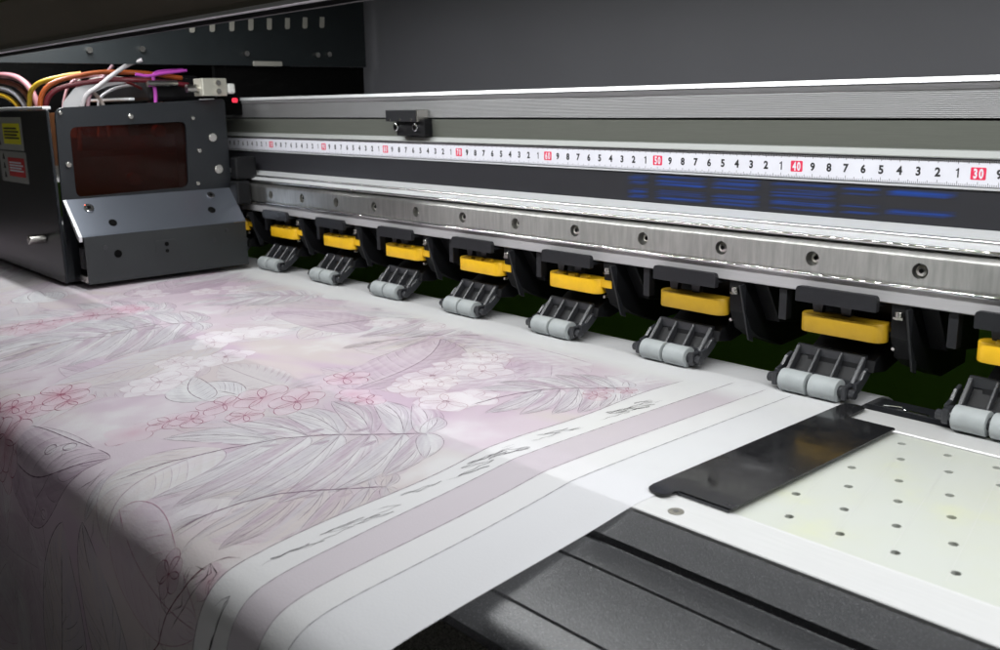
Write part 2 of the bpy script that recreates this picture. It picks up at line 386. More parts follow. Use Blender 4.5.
b0 = link('bolt', bb, M['steel'], rail, loc=(bolts_x[0], RF + 0.0036, -0.0483)); k0 = link('hex_socket', bb2, M['hole'], b0)
shade(b0.data)
for i, x in enumerate(bolts_x[1:]):
    c = b0.copy(); COL.objects.link(c); c.parent = rail; c.location = (x, RF + 0.0036 + (0.0022 if i % 2 else 0), -0.0483)
    s = k0.copy(); COL.objects.link(s); s.parent = c

# ------------------------------------------------------------------ LED strip inside the hood (small lamps in a row)
led = thing('led_strip', 'row of small white lamps under the printer hood', 'lamp strip', (0, 0, 0))
LY, LZ = -0.188, 0.165
link('carrier', bx(-1.7, 0.75, LY - 0.006, LY + 0.006, LZ + 0.0005, LZ + 0.002), M['white_plastic'], led)
em = bpy.data.materials.new('lamp_white'); em.use_nodes = True
p = em.node_tree.nodes['Principled BSDF']; p.inputs['Base Color'].default_value = (0, 0, 0, 1)
p.inputs['Emission Color'].default_value = (0.97, 0.99, 1.0, 1); p.inputs['Emission Strength'].default_value = LED_POWER
bl = nb()
for k in range(184):
    x = -1.6 + 0.0125 * k; h = 0.0024
    bl.faces.new([bl.verts.new(q) for q in ((x - h, LY - h, LZ), (x - h, LY + h, LZ), (x + h, LY + h, LZ), (x + h, LY - h, LZ))])
lo_ = link('diode_row', bl, em, led); lo_['kind'] = 'stuff'

# ------------------------------------------------------------------ hood at the top left
hood = thing('printer_hood', 'raised dark printer hood with a thin shining lower lip', 'printer hood', (0, 0, 0))
HX0, HX1 = -2.2, 0.9
link('front_panel', prism(nb(), [(-0.2500, 0.0868), (-0.2500, 0.0895), (-0.262, 0.118), (-0.259, 0.118), (-0.247, 0.0895), (-0.247, 0.0868)], 'x', HX0, HX1), M['hood'], hood)
link('lip', prism(nb(), [(-0.2508, 0.0868), (-0.2508, 0.0848), (-0.2490, 0.0840), (-0.2470, 0.0848), (-0.2470, 0.0866)], 'x', HX0, HX1), M['alu_bright'], hood)
link('lip_return', prism(nb(), [(-0.2490, 0.0838), (-0.2486, 0.0818), (-0.2474, 0.0815), (-0.2474, 0.0845)], 'x', HX0, HX1), M['hood_dark'], hood)
link('upper_panel', prism(nb(), [(-0.262, 0.1182), (-0.245, 0.28), (-0.242, 0.28), (-0.2588, 0.1182)], 'x', HX0, HX1), M['hood_olive'], hood)

# ------------------------------------------------------------------ guard plate with slots
gp = thing('guard_plate', 'dark upright plate with a row of small white slots beside the hood', 'machine plate', (-0.75, 0, 0))
link('plate', prism(nb(), [(-0.24, 0.080), (0.155, 0.080), (0.155, 0.28), (-0.24, 0.28)], 'x', -0.003, 0.0), M['teal'], gp)
link('lower_plate', bx(-0.012, -0.006, -0.028, 0.155, 0.03, 0.0798), M['hole'], gp)
link('dark_backdrop', bx(-0.20, -0.195, -0.24, 0.30, 0.02, 0.30), M['hole'], gp)  # added black sheet that keeps the gap behind the cables dark
link('pale_bar', bx(0.0002, 0.003, 0.012, 0.046, 0.0795, 0.0845, bev=0.0008), M['cream'], gp)
for i in range(8):
    y = -0.052 + i * 0.0215
    s = prism(nb(), rpoly([(y - 0.0024, 0.111 + i * 0.0014), (y + 0.0024, 0.111 + i * 0.0014), (y + 0.0034, 0.1225 + i * 0.0014), (y - 0.0014, 0.1225 + i * 0.0014)], [0.002, 0.002, 0.0005, 0.0005], 3), 'x', 0.0002, 0.002)
    link('slot_light_tab', s, M['cream'], gp)  # pale tabs: light through the slots put into their colour
for y, z in ((-0.155, 0.092), (-0.105, 0.094), (0.005, 0.092), (0.09, 0.092), (0.105, 0.093)):
    s = nb(); cyl(s, (0.002, y, z), 'x', 0.0028, 0.004, 16); link('screw', s, M['steel'], gp)

# ------------------------------------------------------------------ sensor clip on the beam
cl = thing('sensor_bracket', 'small black metal bracket held by two screws on the beam face', 'bracket', (-0.459, 0, 0.022))
link('upper_plate', bx(-0.0215, 0.0205, -0.0125, -0.0105, 0.002, 0.0115, bev=0.0004), M['black_plastic'], cl)
link('end_edge', bx(0.0206, 0.0222, -0.0125, -0.001, 0.002, 0.0115, bev=0.0003), M['steel'], cl)
link('lower_block', bx(-0.012, 0.0262, -0.0085, -0.0004, -0.0095, 0.0040, bev=0.0006), M['black_deep'], cl)
for x in (-0.0105, 0.0160):
    s = nb(); cyl(s, (x, -0.0095, -0.0025), 'y', 0.0032, 0.003, 20, bev=0.0006); sc = link('screw', s, M['chrome'], cl)
    s = nb(); cyl(s, (x, -0.0112, -0.0025), 'y', 0.0014, 0.0005, 6); link('hex_socket', s, M['hole'], sc)
for x in (-0.016, -0.001, 0.014):
    s = nb(); cyl(s, (x, -0.0127, 0.0035), 'y', 0.0011, 0.0006, 12); link('rivet', s, M['steel'], cl)

# ------------------------------------------------------------------ platen
ZP = -0.1244      # platen top (paper lies 0.4 mm above)
pl = thing('platen', 'white flat printing table with small round suction holes', 'printer table', (0, 0, ZP))
def platen_mat():
    m = mat('platen_stained', (0.66, 0.67, 0.65), 0.42, bump=0.03, bscale=900)
    nt = m.node_tree; N = nt.nodes; L = nt.links; p = N['Principled BSDF']
    tc = N.new('ShaderNodeTexCoord'); n1 = N.new('ShaderNodeTexNoise'); n1.inputs['Scale'].default_value = 22; n1.inputs['Detail'].default_value = 6; n1.inputs['Roughness'].default_value = 0.6
    L.new(tc.outputs['Object'], n1.inputs['Vector'])
    r = N.new('ShaderNodeValToRGB'); e = r.color_ramp.elements
    e[0].position = 0.42; e[0].color = (0.44, 0.455, 0.42, 1); e[1].position = 0.70; e[1].color = (0.46, 0.475, 0.36, 1)
    x = r.color_ramp.elements.new(0.55); x.color = (0.44, 0.455, 0.405, 1)
    L.new(n1.outputs['Fac'], r.inputs[0]); L.new(r.outputs[0], p.inputs['Base Color'])
    return m
link('front_strip', prism(nb(), [(-0.2092, -0.0030), (-0.2092, -0.0004), (-0.2088, 0.0), (-0.1862, 0.0), (-0.1858, -0.0003), (-0.1856, -0.0012), (-0.1856, -0.003)], 'x', -1.6, 0.8), M['platen_rim'], pl)
link('rear_strip', prism(nb(), [(-0.0455, -0.0030), (-0.0455, -0.0006), (-0.0450, 0.0), (-0.0225, 0.0), (-0.0220, -0.001), (-0.0220, -0.003)], 'x', -1.6, 0.8), M['platen_rim'], pl)
link('panel_edge', bx(-1.6, 0.8, -0.1851, -0.1836, -0.003, -0.0006, bev=0.0003), M['platen_rim'], pl)
pb = bx(-0.30, 0.18, -0.1834, -0.0459, -0.003, -0.0010)
hc = nb()
ROWS = [(-0.058, -0.0007), (-0.078, 0.0086), (-0.1035, -0.0019), (-0.1248, 0.0081), (-0.1479, -0.0032), (-0.1700, 0.0072)]
for y, xs in ROWS:
    for k in range(-7, 8):
        cyl(hc, (xs + 0.022 * k, y, -0.001), 'z', 0.0019, 0.008, 16)
link('perforated_panel', cut(pb, hc), platen_mat(), pl)
link('panel_extension', bx(-1.6, -0.3005, -0.1844, -0.0457, -0.003, -0.0010), platen_mat(), pl)
link('suction_chamber', bx(-1.6, 0.8, -0.2085, -0.0225, -0.03, -0.0062), M['hole'], pl)
g = nb()                                   # faint scribed lines through the holes
for k in range(-2, 6):
    pts = [(xs + 0.022 * (k + [0, 0, 1, 1, 2, 2][i] * 0), y) for i, (y, xs) in enumerate(ROWS)]
    for (xa, ya), (xb, yb) in zip([( -0.002 + 0.022 * k, -0.058)] + [(-0.002 + 0.022 * k - 0.022 * 0, -0.1035)], [(-0.002 + 0.022 * k, -0.1035), (-0.002 + 0.022 * k, -0.148)]):
        pass
for k in range(-1, 6):
    xa = -0.0007 + 0.022 * k; xb = xa + 0.030
    v = [(xa - 0.0001, -0.048), (xa + 0.0001, -0.048), (xb + 0.0001, -0.178), (xb - 0.0001, -0.178)]
    g.faces.new([g.verts.new((a, b, -0.0009)) for a, b in v])
link('scribed_lines', g, mat('scribed_grey', (0.50, 0.50, 0.48), 0.5), pl)
s = nb(); cyl(s, (-0.0257, -0.2005, 0.0), 'z', 0.0033, 0.0008, 28, bev=0.0002); sc = link('countersunk_screw', s, mat('worn_screw', (0.24, 0.23, 0.20), 0.5, 0.6, var=0.3, scale=900), pl)
s = nb(); cyl(s, (-0.0257, -0.2005, 0.0004), 'z', 0.0012, 0.0003, 6); link('hex_socket', s, mat('socket_grey', (0.1, 0.1, 0.1), 0.5), sc)

# feed slot with dark metal strip behind the platen
fsl = thing('feed_roller_strip', 'dark metal strip with bright clips behind the white table', 'feed strip', (0, 0, -0.1252))
link('strip', bx(-1.5, 0.8, -0.0215, 0.004, -0.002, 0.0, bev=0.0004), M['black_plastic'], fsl)
link('rail_edge', bx(-1.5, 0.8, -0.0135, -0.0125, 0.0002, 0.0008), M['grey_plastic'], fsl)
for i in range(6):
    x = -0.034 + i * 0.036
    a = nb(); tube(a, [(x, -0.0105, 0.0006), (x + 0.004, -0.0125 + 0.004, 0.0008), (x + 0.009, -0.0075, 0.0008), (x + 0.012, -0.0105, 0.0008), (x + 0.008, -0.0115, 0.0007)], 0.00035, 6, 5); link('clip', a, M['chrome'], fsl)
    link('tongue', bx(x + 0.014, x + 0.024, -0.0115, -0.0085, 0.0001, 0.0007, bev=0.0002), M['steel'], fsl)

# ------------------------------------------------------------------ apron (black curved front guide)
def apron_mat():
    m = mat('apron_speckled_black', (0.02, 0.02, 0.022), 0.36, bump=0.35, bscale=1600, spec=0.6)
    nt = m.node_tree; N = nt.nodes; L = nt.links; p = N['Principled BSDF']
    tc = N.new('ShaderNodeTexCoord'); v = N.new('ShaderNodeTexVoronoi'); v.inputs['Scale'].default_value = 1100
    L.new(tc.outputs['Object'], v.inputs['Vector'])
    r = N.new('ShaderNodeValToRGB'); r.color_ramp.elements[0].position = 0.10; r.color_ramp.elements[0].color = (0.13, 0.13, 0.135, 1)
    r.color_ramp.elements[1].position = 0.24; r.color_ramp.elements[1].color = (0.009, 0.0095, 0.011, 1)
    L.new(v.outputs['Distance'], r.inputs[0]); L.new(r.outputs[0], p.inputs['Base Color'])
    return m
top = [(-0.2098, -0.1262), (-0.2104, -0.1256), (-0.2150, -0.1268), (-0.2290, -0.1295), (-0.2296, -0.1325), (-0.2330, -0.1330), (-0.2345, -0.1302), (-0.2360, -0.1300),
       (-0.2475, -0.1317), (-0.2478, -0.1327), (-0.2490, -0.1329), (-0.2496, -0.1320), (-0.265, -0.1340), (-0.281, -0.1366), (-0.2815, -0.1376), (-0.2828, -0.1379), (-0.2836, -0.1370),
       (-0.291, -0.1388), (-0.2955, -0.1405), (-0.2980, -0.1430), (-0.2985, -0.1460), (-0.2970, -0.1480), (-0.25, -0.158), (-0.2098, -0.158)]
ap = tag(link('front_apron', prism(nb(), top, 'x', -1.6, 0.8), apron_mat(), smooth=True), 'glossy speckled black curved front guide with long grooves below the white table', 'printer apron')

# ------------------------------------------------------------------ media clamp plate
def clamp_mat():
    m = mat('clamp_black', (0.012, 0.012, 0.013), 0.16, 0.0, rvar=0.14, scale=45, bump=0.02, bscale=60)
    return m
out = rpoly([(-0.0478, -0.0250), (-0.0478, -0.1945), (-0.0362, -0.1945), (-0.0362, -0.1862), (-0.0092, -0.1862), (-0.0092, -0.0470), (-0.0352, -0.0470), (-0.0352, -0.0250)][::-1],
            [0.005, 0.0, 0.001, 0.001, 0.0015, 0.0045, 0.0065, 0.006], 6)
mc = thing('media_clamp', 'thin glossy black metal plate lying along the right paper edge', 'clamp plate', (0, 0, -0.1228))
link('plate', prism(nb(), out, 'z', -0.0005, 0.0004, bev=0.0002), clamp_mat(), mc)
link('front_edge_strip', bx(-0.0352, -0.0096, -0.1872, -0.1866, -0.0012, -0.0002), M['grey_plastic'], mc)

# ------------------------------------------------------------------ printed paper
PR = [(0.034, -0.30), (0.033, -0.170), (0.029, -0.148), (0.019, -0.1312), (0.008, -0.1252), (-0.002, -0.1240), (-0.02, -0.1240), (-0.205, -0.1240), (-0.215, -0.1250), (-0.2286, -0.1268), (-0.2514, -0.1294), (-0.2824, -0.1325), (-0.3059, -0.1349), (-0.3240, -0.1370),
      (-0.3360, -0.1392), (-0.3440, -0.1422), (-0.3500, -0.1475), (-0.3545, -0.1560), (-0.3572, -0.1680), (-0.3585, -0.185), (-0.3590, -0.22), (-0.3595, -0.75)]
PR = np.array(PR)
# smooth the corner samples
def dense(P, n=6):
    out = []
    Q = np.vstack([2 * P[0] - P[1], P, 2 * P[-1] - P[-2]])
    for i in range(1, len(Q) - 2):
        a, b, c, d = Q[i - 1], Q[i], Q[i + 1], Q[i + 2]
        t0 = 0; t1 = t0 + np.linalg.norm(b - a) ** .5; t2 = t1 + np.linalg.norm(c - b) ** .5; t3 = t2 + np.linalg.norm(d - c) ** .5
        for k in range(n):
            t = t1 + (t2 - t1) * k / n
            A1 = (t1 - t) / (t1 - t0) * a + (t - t0) / (t1 - t0) * b; A2 = (t2 - t) / (t2 - t1) * b + (t - t1) / (t2 - t1) * c; A3 = (t3 - t) / (t3 - t2) * c + (t - t2) / (t3 - t2) * d
            B1 = (t2 - t) / (t2 - t0) * A1 + (t - t0) / (t2 - t0) * A2; B2 = (t3 - t) / (t3 - t1) * A2 + (t - t1) / (t3 - t1) * A3
            out.append((t2 - t) / (t2 - t1) * B1 + (t - t1) / (t2 - t1) * B2)
    out.append(P[-1]); return np.array(out)
PD = dense(PR)
arc = np.concatenate([[0], np.cumsum(np.linalg.norm(np.diff(PD, axis=0), axis=1))])
t_zero = np.interp(0.0, -PD[:, 0], arc)          # arc length where y = 0
arc = arc - t_zero                                # t = arc length, positive toward the front
def surf(x, t, off=0.0):
    """paper coordinates (metres) -> 3D points"""
    x = np.asarray(x, float); t = np.asarray(t, float)
    y = np.interp(t, arc, PD[:, 0]); z = np.interp(t, arc, PD[:, 1])
    y2 = np.interp(t + 0.002, arc, PD[:, 0]); z2 = np.interp(t + 0.002, arc, PD[:, 1])
    dy = y2 - y; dz = z2 - z; l = np.hypot(dy, dz) + 1e-9; ny = dz / l; nz = -dy / l
    wav = 0.0005 * np.sin(x * 31 + t * 9) * np.sin(t * 21 + 1) + 0.0004 * np.sin(x * 71 - t * 33)
    wav = wav * np.clip((t - 0.20) / 0.1, 0, 1) + 0.0018 * np.clip((t - 0.37) / 0.1, 0, 1) * np.sin(x * 38 + 1.2)
    return np.stack([x, y + ny * (off + wav), z + nz * (off + wav)], -1)

XR, XL = -0.0415, -1.30
# grid
def steps(lo, hi, f):
    v = [lo]
    while v[-1] < hi: v.append(v[-1] + f(v[-1]))
    v[-1] = hi; return np.array(v)
gx = -steps(-XR, -XL, lambda d: 0.0006 + 0.0012 * min(1, max(0, (d - 0.05) / 0.7)))
gt = np.concatenate([np.linspace(arc[0], 0.03, 40)[:-1], steps(0.03, 0.47, lambda t: 0.0009), steps(0.47, arc[-1], lambda t: 0.004)[1:]])
GX, GT = np.meshgrid(gx, gt)
nX, nT = len(gx), len(gt)

def vnoise(x, y, s, seed):
    """value noise in 0..1"""
    r = np.random.default_rng(seed); T = r.random((256, 256))
    X = x * s + 100; Y = y * s + 100; xi = np.floor(X).astype(int); yi = np.floor(Y).astype(int)
    fx = X - xi; fy = Y - yi; fx = fx * fx * (3 - 2 * fx); fy = fy * fy * (3 - 2 * fy)
    g = lambda a, b: T[a % 256, b % 256]
    return (g(xi, yi) * (1 - fx) + g(xi + 1, yi) * fx) * (1 - fy) + (g(xi, yi + 1) * (1 - fx) + g(xi + 1, yi + 1) * fx) * fy
def fbm(x, y, s, seed, n=4):
    a = 0; w_ = 0
    for k in range(n): a = a + vnoise(x, y, s * 2 ** k, seed + k) * 0.55 ** k; w_ += 0.55 ** k
    return a / w_
L3 = lambda r, g, b: np.array(lin(r, g, b))
WHITE = L3(232, 232, 233); LILAC = L3(205, 186, 201); PINKW = L3(216, 203, 212); BEIGE = L3(214, 206, 202); GREYL = L3(214, 212, 217)
n1 = fbm(GX, GT, 9, 3); n2 = fbm(GX * 0.6 + GT, GT * 1.2, 14, 20); n3 = fbm(GX, GT, 30, 50)
sm = lambda e0, e1, v: np.clip((v - e0) / (e1 - e0), 0, 1) ** 2 * (3 - 2 * np.clip((v - e0) / (e1 - e0), 0, 1))
ink = PINKW[None, None] * np.ones(GX.shape + (1,))
def blend(C, mask): 
    global ink
    ink = ink * (1 - mask[..., None]) + C * mask[..., None]
blend(LILAC, sm(0.48, 0.66, n1) * 0.85); blend(BEIGE, sm(0.5, 0.7, n2) * 0.7); blend(WHITE, sm(0.52, 0.72, n3 * 0.5 + (1 - n1) * 0.5) * 0.7)

SH = []      # shapes in order: (inside function, [lines])
def bbox_sel(cx, ct, R): return (np.searchsorted(-gx, -(cx + R)), np.searchsorted(-gx, -(cx - R)), np.searchsorted(gt, ct - R), np.searchsorted(gt, ct + R))
def paint(cx, ct, R, fn):
    i0, i1, j0, j1 = bbox_sel(cx, ct, R)
    if i1 <= i0 or j1 <= j0: return
    x = GX[j0:j1, i0:i1] - cx; t = GT[j0:j1, i0:i1] - ct
    a, col = fn(x, t)
    ink[j0:j1, i0:i1] = ink[j0:j1, i0:i1] * (1 - a[..., None]) + col * a[..., None]
def rot(x, t, a): c, s = math.cos(a), math.sin(a); return x * c + t * s, -x * s + t * c
def unrot(u, v, a): c, s = math.cos(a), math.sin(a); return u * c - v * s, u * s + v * c

LILM = L3(196, 150, 172); LILD = L3(188, 166, 184); GREYD = L3(200, 195, 203); PK = L3(205, 140, 165); ROSE = L3(190, 92, 125); INKG = L3(144, 122, 138); INKD = L3(84, 76, 84)
def leaf(cx, ct, ang, Ln, W, nv=9, light=WHITE, dark=LILD, alpha=0.75, line=INKG, curve=0.12, holes=0, lw=0.00028, notch=False, sweep=0.22):
    """a broad leaf: centre of its base at (cx,ct), midrib toward ang"""
    hw = lambda s: W * 1.95 * np.clip(s, 0, 1) ** 0.55 * np.clip(1 - s, 0, 1) ** 0.8
    mid = lambda s: curve * Ln * np.sin(PI * s * 0.9)
    rs = np.random.default_rng(int(abs(cx * 1e5 + ct * 3e4)) % 99991)
    hl = [(0.25 + 0.5 * rs.random(), (0.25 + 0.35 * rs.random()) * (1 if k % 2 else -1), 0.03 + 0.025 * rs.random()) for k in range(holes)]
    def inside(x, t, grow=0.0):
        u, v = rot(x - cx, t - ct, ang); s = u / Ln; v = v - mid(s)
        return (s > 0) & (s < 1) & (np.abs(v) < hw(s))
    def fn(x, t):
        u, v = rot(x, t, ang); s = u / Ln; v = v - mid(s); h = hw(s)
        edge = np.clip((h - np.abs(v)) / (0.0012), 0, 1) * ((s > 0) & (s < 1))
        rr_ = np.clip(np.abs(v) / (h + 1e-6), 0, 1); q = s - sweep * rr_ ** 1.3
        ph = (q * nv) % 1.0
        k = 0.25 + 0.55 * (1 - ph) * (0.4 + 0.6 * np.abs(v) / (h + 1e-6)) + 0.25 * (fbm(x + cx, t + ct, 60, 5, 3) - 0.5)
        if notch:
            gw = 0.34 * np.clip((rr_ - 0.42) / 0.58, 0, 1)
            edge = edge * np.clip(1 - np.clip((ph - (1 - gw)) / 0.05, 0, 1) * 0.85, 0.1, 1)
        for hs, hv, hr in hl:
            d = np.hypot((s - hs) * Ln * 0.7, v - hv * W) ; edge = edge * np.clip((d - hr * W * 2.2) / 0.0012, 0.1, 1)
        k = k + 0.5 * (vnoise(u * 1.0, v * 9.0, 45, 12) - 0.5) + 0.35 * (vnoise(u * 1.4 + cx, v * 16.0, 60, 14) - 0.5)
        k = k + 0.16 * np.sign(v) + 0.05
        k = np.clip(k, 0, 1)[..., None]
        fade = 0.75 + 0.25 * np.clip(1 - s, 0, 1)
        return edge * alpha * fade, light * (1 - k) + dark * k
    paint(cx + math.cos(ang) * Ln * 0.5, ct + math.sin(ang) * Ln * 0.5, Ln * 0.62 + W, lambda x, t: fn(x + math.cos(ang) * Ln * 0.5, t + math.sin(ang) * Ln * 0.5))
    lines = []
    s = np.linspace(0.0, 1, 40)
    x, t = unrot(s * Ln, mid(s), ang); lines.append((x + cx, t + ct, lw * 1.3, line, 1))
    for sg in (1, -1):
        x, t = unrot(s * Ln, mid(s) + sg * hw(s), ang)
        for k in range(0, nv + 1):
            q0 = k / nv
            r = np.linspace(0.02, 0.97, 14); ss = q0 + sweep * r ** 1.3; okk = ss < 0.985
            if okk.sum() < 3: continue
            r_, s_ = r[okk], ss[okk]
            if k < nv:       # central vein of the lobe
                sv = np.clip(s_ + 0.45 / nv, 0, 0.99); x, t = unrot(sv * Ln, mid(sv) + sg * r_ * 0.9 * hw(sv), ang); lines.append((x + cx, t + ct, lw * 0.6, line, 0.55))
            if notch:
                rn = r_[r_ > 0.40]; sn = s_[r_ > 0.40]
                if len(rn) < 3: continue
                gwn = 0.34 * (rn - 0.42) / 0.58 / nv
                x, t = unrot(sn * Ln, mid(sn) + sg * rn * hw(sn), ang); lines.append((x + cx, t + ct, lw * 1.1, line, 1))
                s2 = np.clip(sn - np.clip(gwn, 0, 1), 0, 1); x, t = unrot(s2 * Ln, mid(s2) + sg * rn * hw(s2), ang); lines.append((x + cx, t + ct, lw * 1.1, line, 1))
            else:
                x, t = unrot(s_ * Ln, mid(s_) + sg * r_ * hw(s_), ang); lines.append((x + cx, t + ct, lw * 0.8, line, 0.8))
        if notch:
            for k in range(nv + 2):      # rounded lobe ends along the outline
                e0 = k / nv + sweep - 1 / nv; e1 = k / nv + sweep - 0.34 / nv
                se = np.linspace(max(0.005, e0), min(0.995, e1), 8)
                if se[-1] - se[0] > 0.01: x, t = unrot(se * Ln, mid(se) + sg * hw(se), ang); lines.append((x + cx, t + ct, lw * 1.2, line, 1))
        else:
            x, t = unrot(s * Ln, mid(s) + sg * hw(s), ang); lines.append((x + cx, t + ct, lw, line, 1))
    for hs, hv, hr in hl:
        a = np.linspace(0, 2 * PI, 16); x, t = unrot(hs * Ln + np.cos(a) * hr * W * 2.6, mid(hs) + hv * W + np.sin(a) * hr * W * 2.0, ang); lines.append((x + cx, t + ct, lw, line, 1))
    SH.append((inside, lines, cx + math.cos(ang) * Ln * 0.5, ct + math.sin(ang) * Ln * 0.5, Ln * 0.62 + W))
def orchid(cx, ct, R, ang, fill=WHITE, core=PK, line=PK, alpha=0.85, lw=0.0003, n=5, strong=0.7):
    rs = np.random.default_rng(int(abs(cx * 1e5 + ct * 7e4)) % 99991)
    pet = [(ang + 2 * PI * k / n + (rs.random() - 0.5) * 0.3, R * (0.85 + 0.3 * rs.random()), R * (0.40 + 0.12 * rs.random())) for k in range(n)]
    hwf = lambda s: np.sin(PI * np.clip(s, 0, 1) ** 1.15) ** 0.65
    def inside(x, t):
        m = False
        for a, Lp, Wp in pet:
            u, v = rot(x - cx, t - ct, a); s = u / Lp; m = m | ((s > 0) & (s < 1) & (np.abs(v) < hwf(s) * Wp))
        return m
    def fn(x, t):
        A = np.zeros(x.shape); r = np.hypot(x, t) / R
        for a, Lp, Wp in pet:
            u, v = rot(x, t, a); s = u / Lp
            A = np.maximum(A, np.clip((hwf(s) * Wp - np.abs(v)) / 0.001, 0, 1) * ((s > 0) & (s < 1)))
        k = (np.clip(1.0 - r * 1.35, 0, 1) ** 1.5 * strong + 0.12 * fbm(x + cx, t + ct, 90, 9, 3))[..., None]
        return A * alpha, fill * (1 - k) + core * k
    paint(cx, ct, R * 1.25, fn)
    lines = []
    s = np.linspace(0, 1, 18)
    for a, Lp, Wp in pet:
        for sg in (1, -1):
            x, t = unrot(s * Lp, sg * hwf(s) * Wp, a); lines.append((x + cx, t + ct, lw, line, 1))
        for k in range(-3, 4):
            r = np.linspace(0.25, 0.62 + 0.2 * rs.random(), 8); x, t = unrot(r * Lp, k / 4.2 * hwf(r) * Wp, a); lines.append((x + cx, t + ct, lw * 0.55, line, 0.6))
    for k in range(6):
        a = rs.random(7) * 2 * PI; q = R * 0.17; aa = np.sort(a); lines.append((cx + np.cos(aa) * q * rs.random(7), ct + np.sin(aa) * q * rs.random(7), lw * 1.1, core * 0.8, 1))
    SH.append((inside, lines, cx, ct, R * 1.25))
def scribble(pts, lw, colr): SH.append((None, [(np.array([p[0] for p in pts]), np.array([p[1] for p in pts]), lw, colr, 1)], 0, 0, 0))

# the printed motif repeats along the feed direction; big leaves first, flowers on top
D = math.radians
rm = np.random.default_rng(5)
U = rm.uniform
for q in range(110):          # pale, half-hidden leaves of the ground pattern
    leaf(U(-1.0, -0.13), U(0.03, 0.50), U(0, 6.28), U(0.07, 0.13), U(0.020, 0.036), 10, [WHITE, PINKW, BEIGE, WHITE][q % 4], [LILAC, GREYL, LILD, GREYD][(q // 2) % 4], 0.42,
         [LILD, L3(176, 160, 172), LILM][q % 3], U(-0.15, 0.15), notch=q % 3 == 0, holes=0, lw=0.00018)
# the large split leaves, lobe by lobe (base of the midrib at cx, ct)
MID = [(0, 0), (-0.022, 0.016), (-0.042, 0.031), (-0.060, 0.050), (-0.072, 0.074), (-0.080, 0.100), (-0.084, 0.125)]
TIP_A = [(0.022, 0.018), (0.020, 0.042), (0.012, 0.066), (0.002, 0.086), (-0.014, 0.102), (-0.036, 0.118), (-0.062, 0.132)]
TIP_B = [(-0.014, -0.018), (-0.040, -0.022), (-0.062, -0.010), (-0.080, 0.006), (-0.098, 0.030), (-0.108, 0.058), (-0.110, 0.090)]
def monstera(cx, ct, ra=0.0, sc=1.0, tone=WHITE, shade_=GREYD, line=INKG):
    tr = lambda p: (cx + sc * (p[0] * math.cos(ra) - p[1] * math.sin(ra)), ct + sc * (p[0] * math.sin(ra) + p[1] * math.cos(ra)))
    for side, tips in ((1, TIP_B), (-1, TIP_A)):
        for k in list(range(7))[::-1]:
            f = max(0.0, k * 0.66 - 0.9); i0 = int(f); fr = f - i0
            b_ = (MID[i0][0] * (1 - fr) + MID[min(i0 + 1, 6)][0] * fr, MID[i0][1] * (1 - fr) + MID[min(i0 + 1, 6)][1] * fr)
            B = tr(b_); T = tr(tips[k]); dx, dt = T[0] - B[0], T[1] - B[1]; Ln = math.hypot(dx, dt) * 1.04
            leaf(B[0], B[1], math.atan2(dt, dx), Ln, Ln * 0.13 + 0.0050 * sc, 3, tone, [shade_, LILD][k % 2], 0.80, L3(150, 132, 146), 0.10 * side, lw=0.0002, sweep=0.9)
    B = tr(MID[-2]); T = tr((-0.088, 0.150)); leaf(B[0], B[1], math.atan2(T[1] - B[1], T[0] - B[0]), 0.052 * sc, 0.011 * sc, 3, tone, shade_, 0.80, L3(150, 132, 146), 0.05, lw=0.00022, sweep=0.9)
    m = [tr(p) for p in MID]; scribble(m, 0.0006, line)
    for k in (1, 2, 3, 4):
        for dx, dt in ((0.007, 0.004), (-0.009, -0.003)):
            h = tr((MID[k][0] + dx, MID[k][1] + dt)); leaf(h[0], h[1], U(1.5, 2.5), 0.010 * sc, 0.0024 * sc, 1, LILD, LILD, 0.8, line, 0, lw=0.0002)
LP = L3(208, 168, 186)
# the large leaves
def big(ox=0.0, ot=0.0):
    leaf(-0.262 + ox, 0.200 + ot, D(240), 0.130, 0.042, 13, PINKW, LILD, 0.85, INKG, 0.12)
    monstera(-0.142 + ox, 0.262 + ot, -0.1, 0.62, BEIGE)
    leaf(-0.430 + ox, 0.195 + ot, D(95), 0.120, 0.040, 12, BEIGE, GREYL, 0.85, LILD, -0.05)
    monstera(-0.174 + ox, 0.214 + ot)
    monstera(-0.150 + ox, 0.085 + ot, -0.15, 0.62)
    leaf(-0.200 + ox, 0.060 + ot, D(170), 0.130, 0.036, 11, WHITE, LILAC, 0.7, LILD, 0.1, notch=True)
    leaf(-0.310 + ox, 0.245 + ot, D(150), 0.060, 0.020, 7, WHITE, GREYL, 0.9, INKG, 0.15)
    leaf(-0.325 + ox, 0.262 + ot, D(200), 0.050, 0.018, 7, WHITE, GREYL, 0.9, INKG, -0.15)
    leaf(-0.380 + ox, 0.110 + ot, D(170), 0.110, 0.034, 11, PINKW, LILD, 0.8, LILD, 0.1)
    monstera(-0.500 + ox, 0.185 + ot, -0.35, 1.05)
    leaf(-0.250 + ox, 0.290 + ot, D(75), 0.080, 0.030, 9, WHITE, BEIGE, 0.7, LILD, 0.10)
big(-0.38, -0.02); big(-0.16, -0.21); big(0, 0)
leaf(-0.400, 0.362, D(-18), 0.115, 0.036, 7, PINKW, LILD, 0.92, INKG, 0.18, holes=3, lw=0.0004)
leaf(-0.235, 0.350, D(10), 0.10, 0.030, 8, PINKW, LILAC, 0.5, LILM, 0.1)
leaf(-0.230, 0.47, D(250), 0.11, 0.038, 9, BEIGE, GREYD, 0.8, INKD, 0.05, lw=0.0004)
leaf(-0.330, 0.50, D(285), 0.13, 0.04, 8, BEIGE, GREYD, 0.8, INKD, 0.05, lw=0.0004)
LP = L3(208, 168, 186)
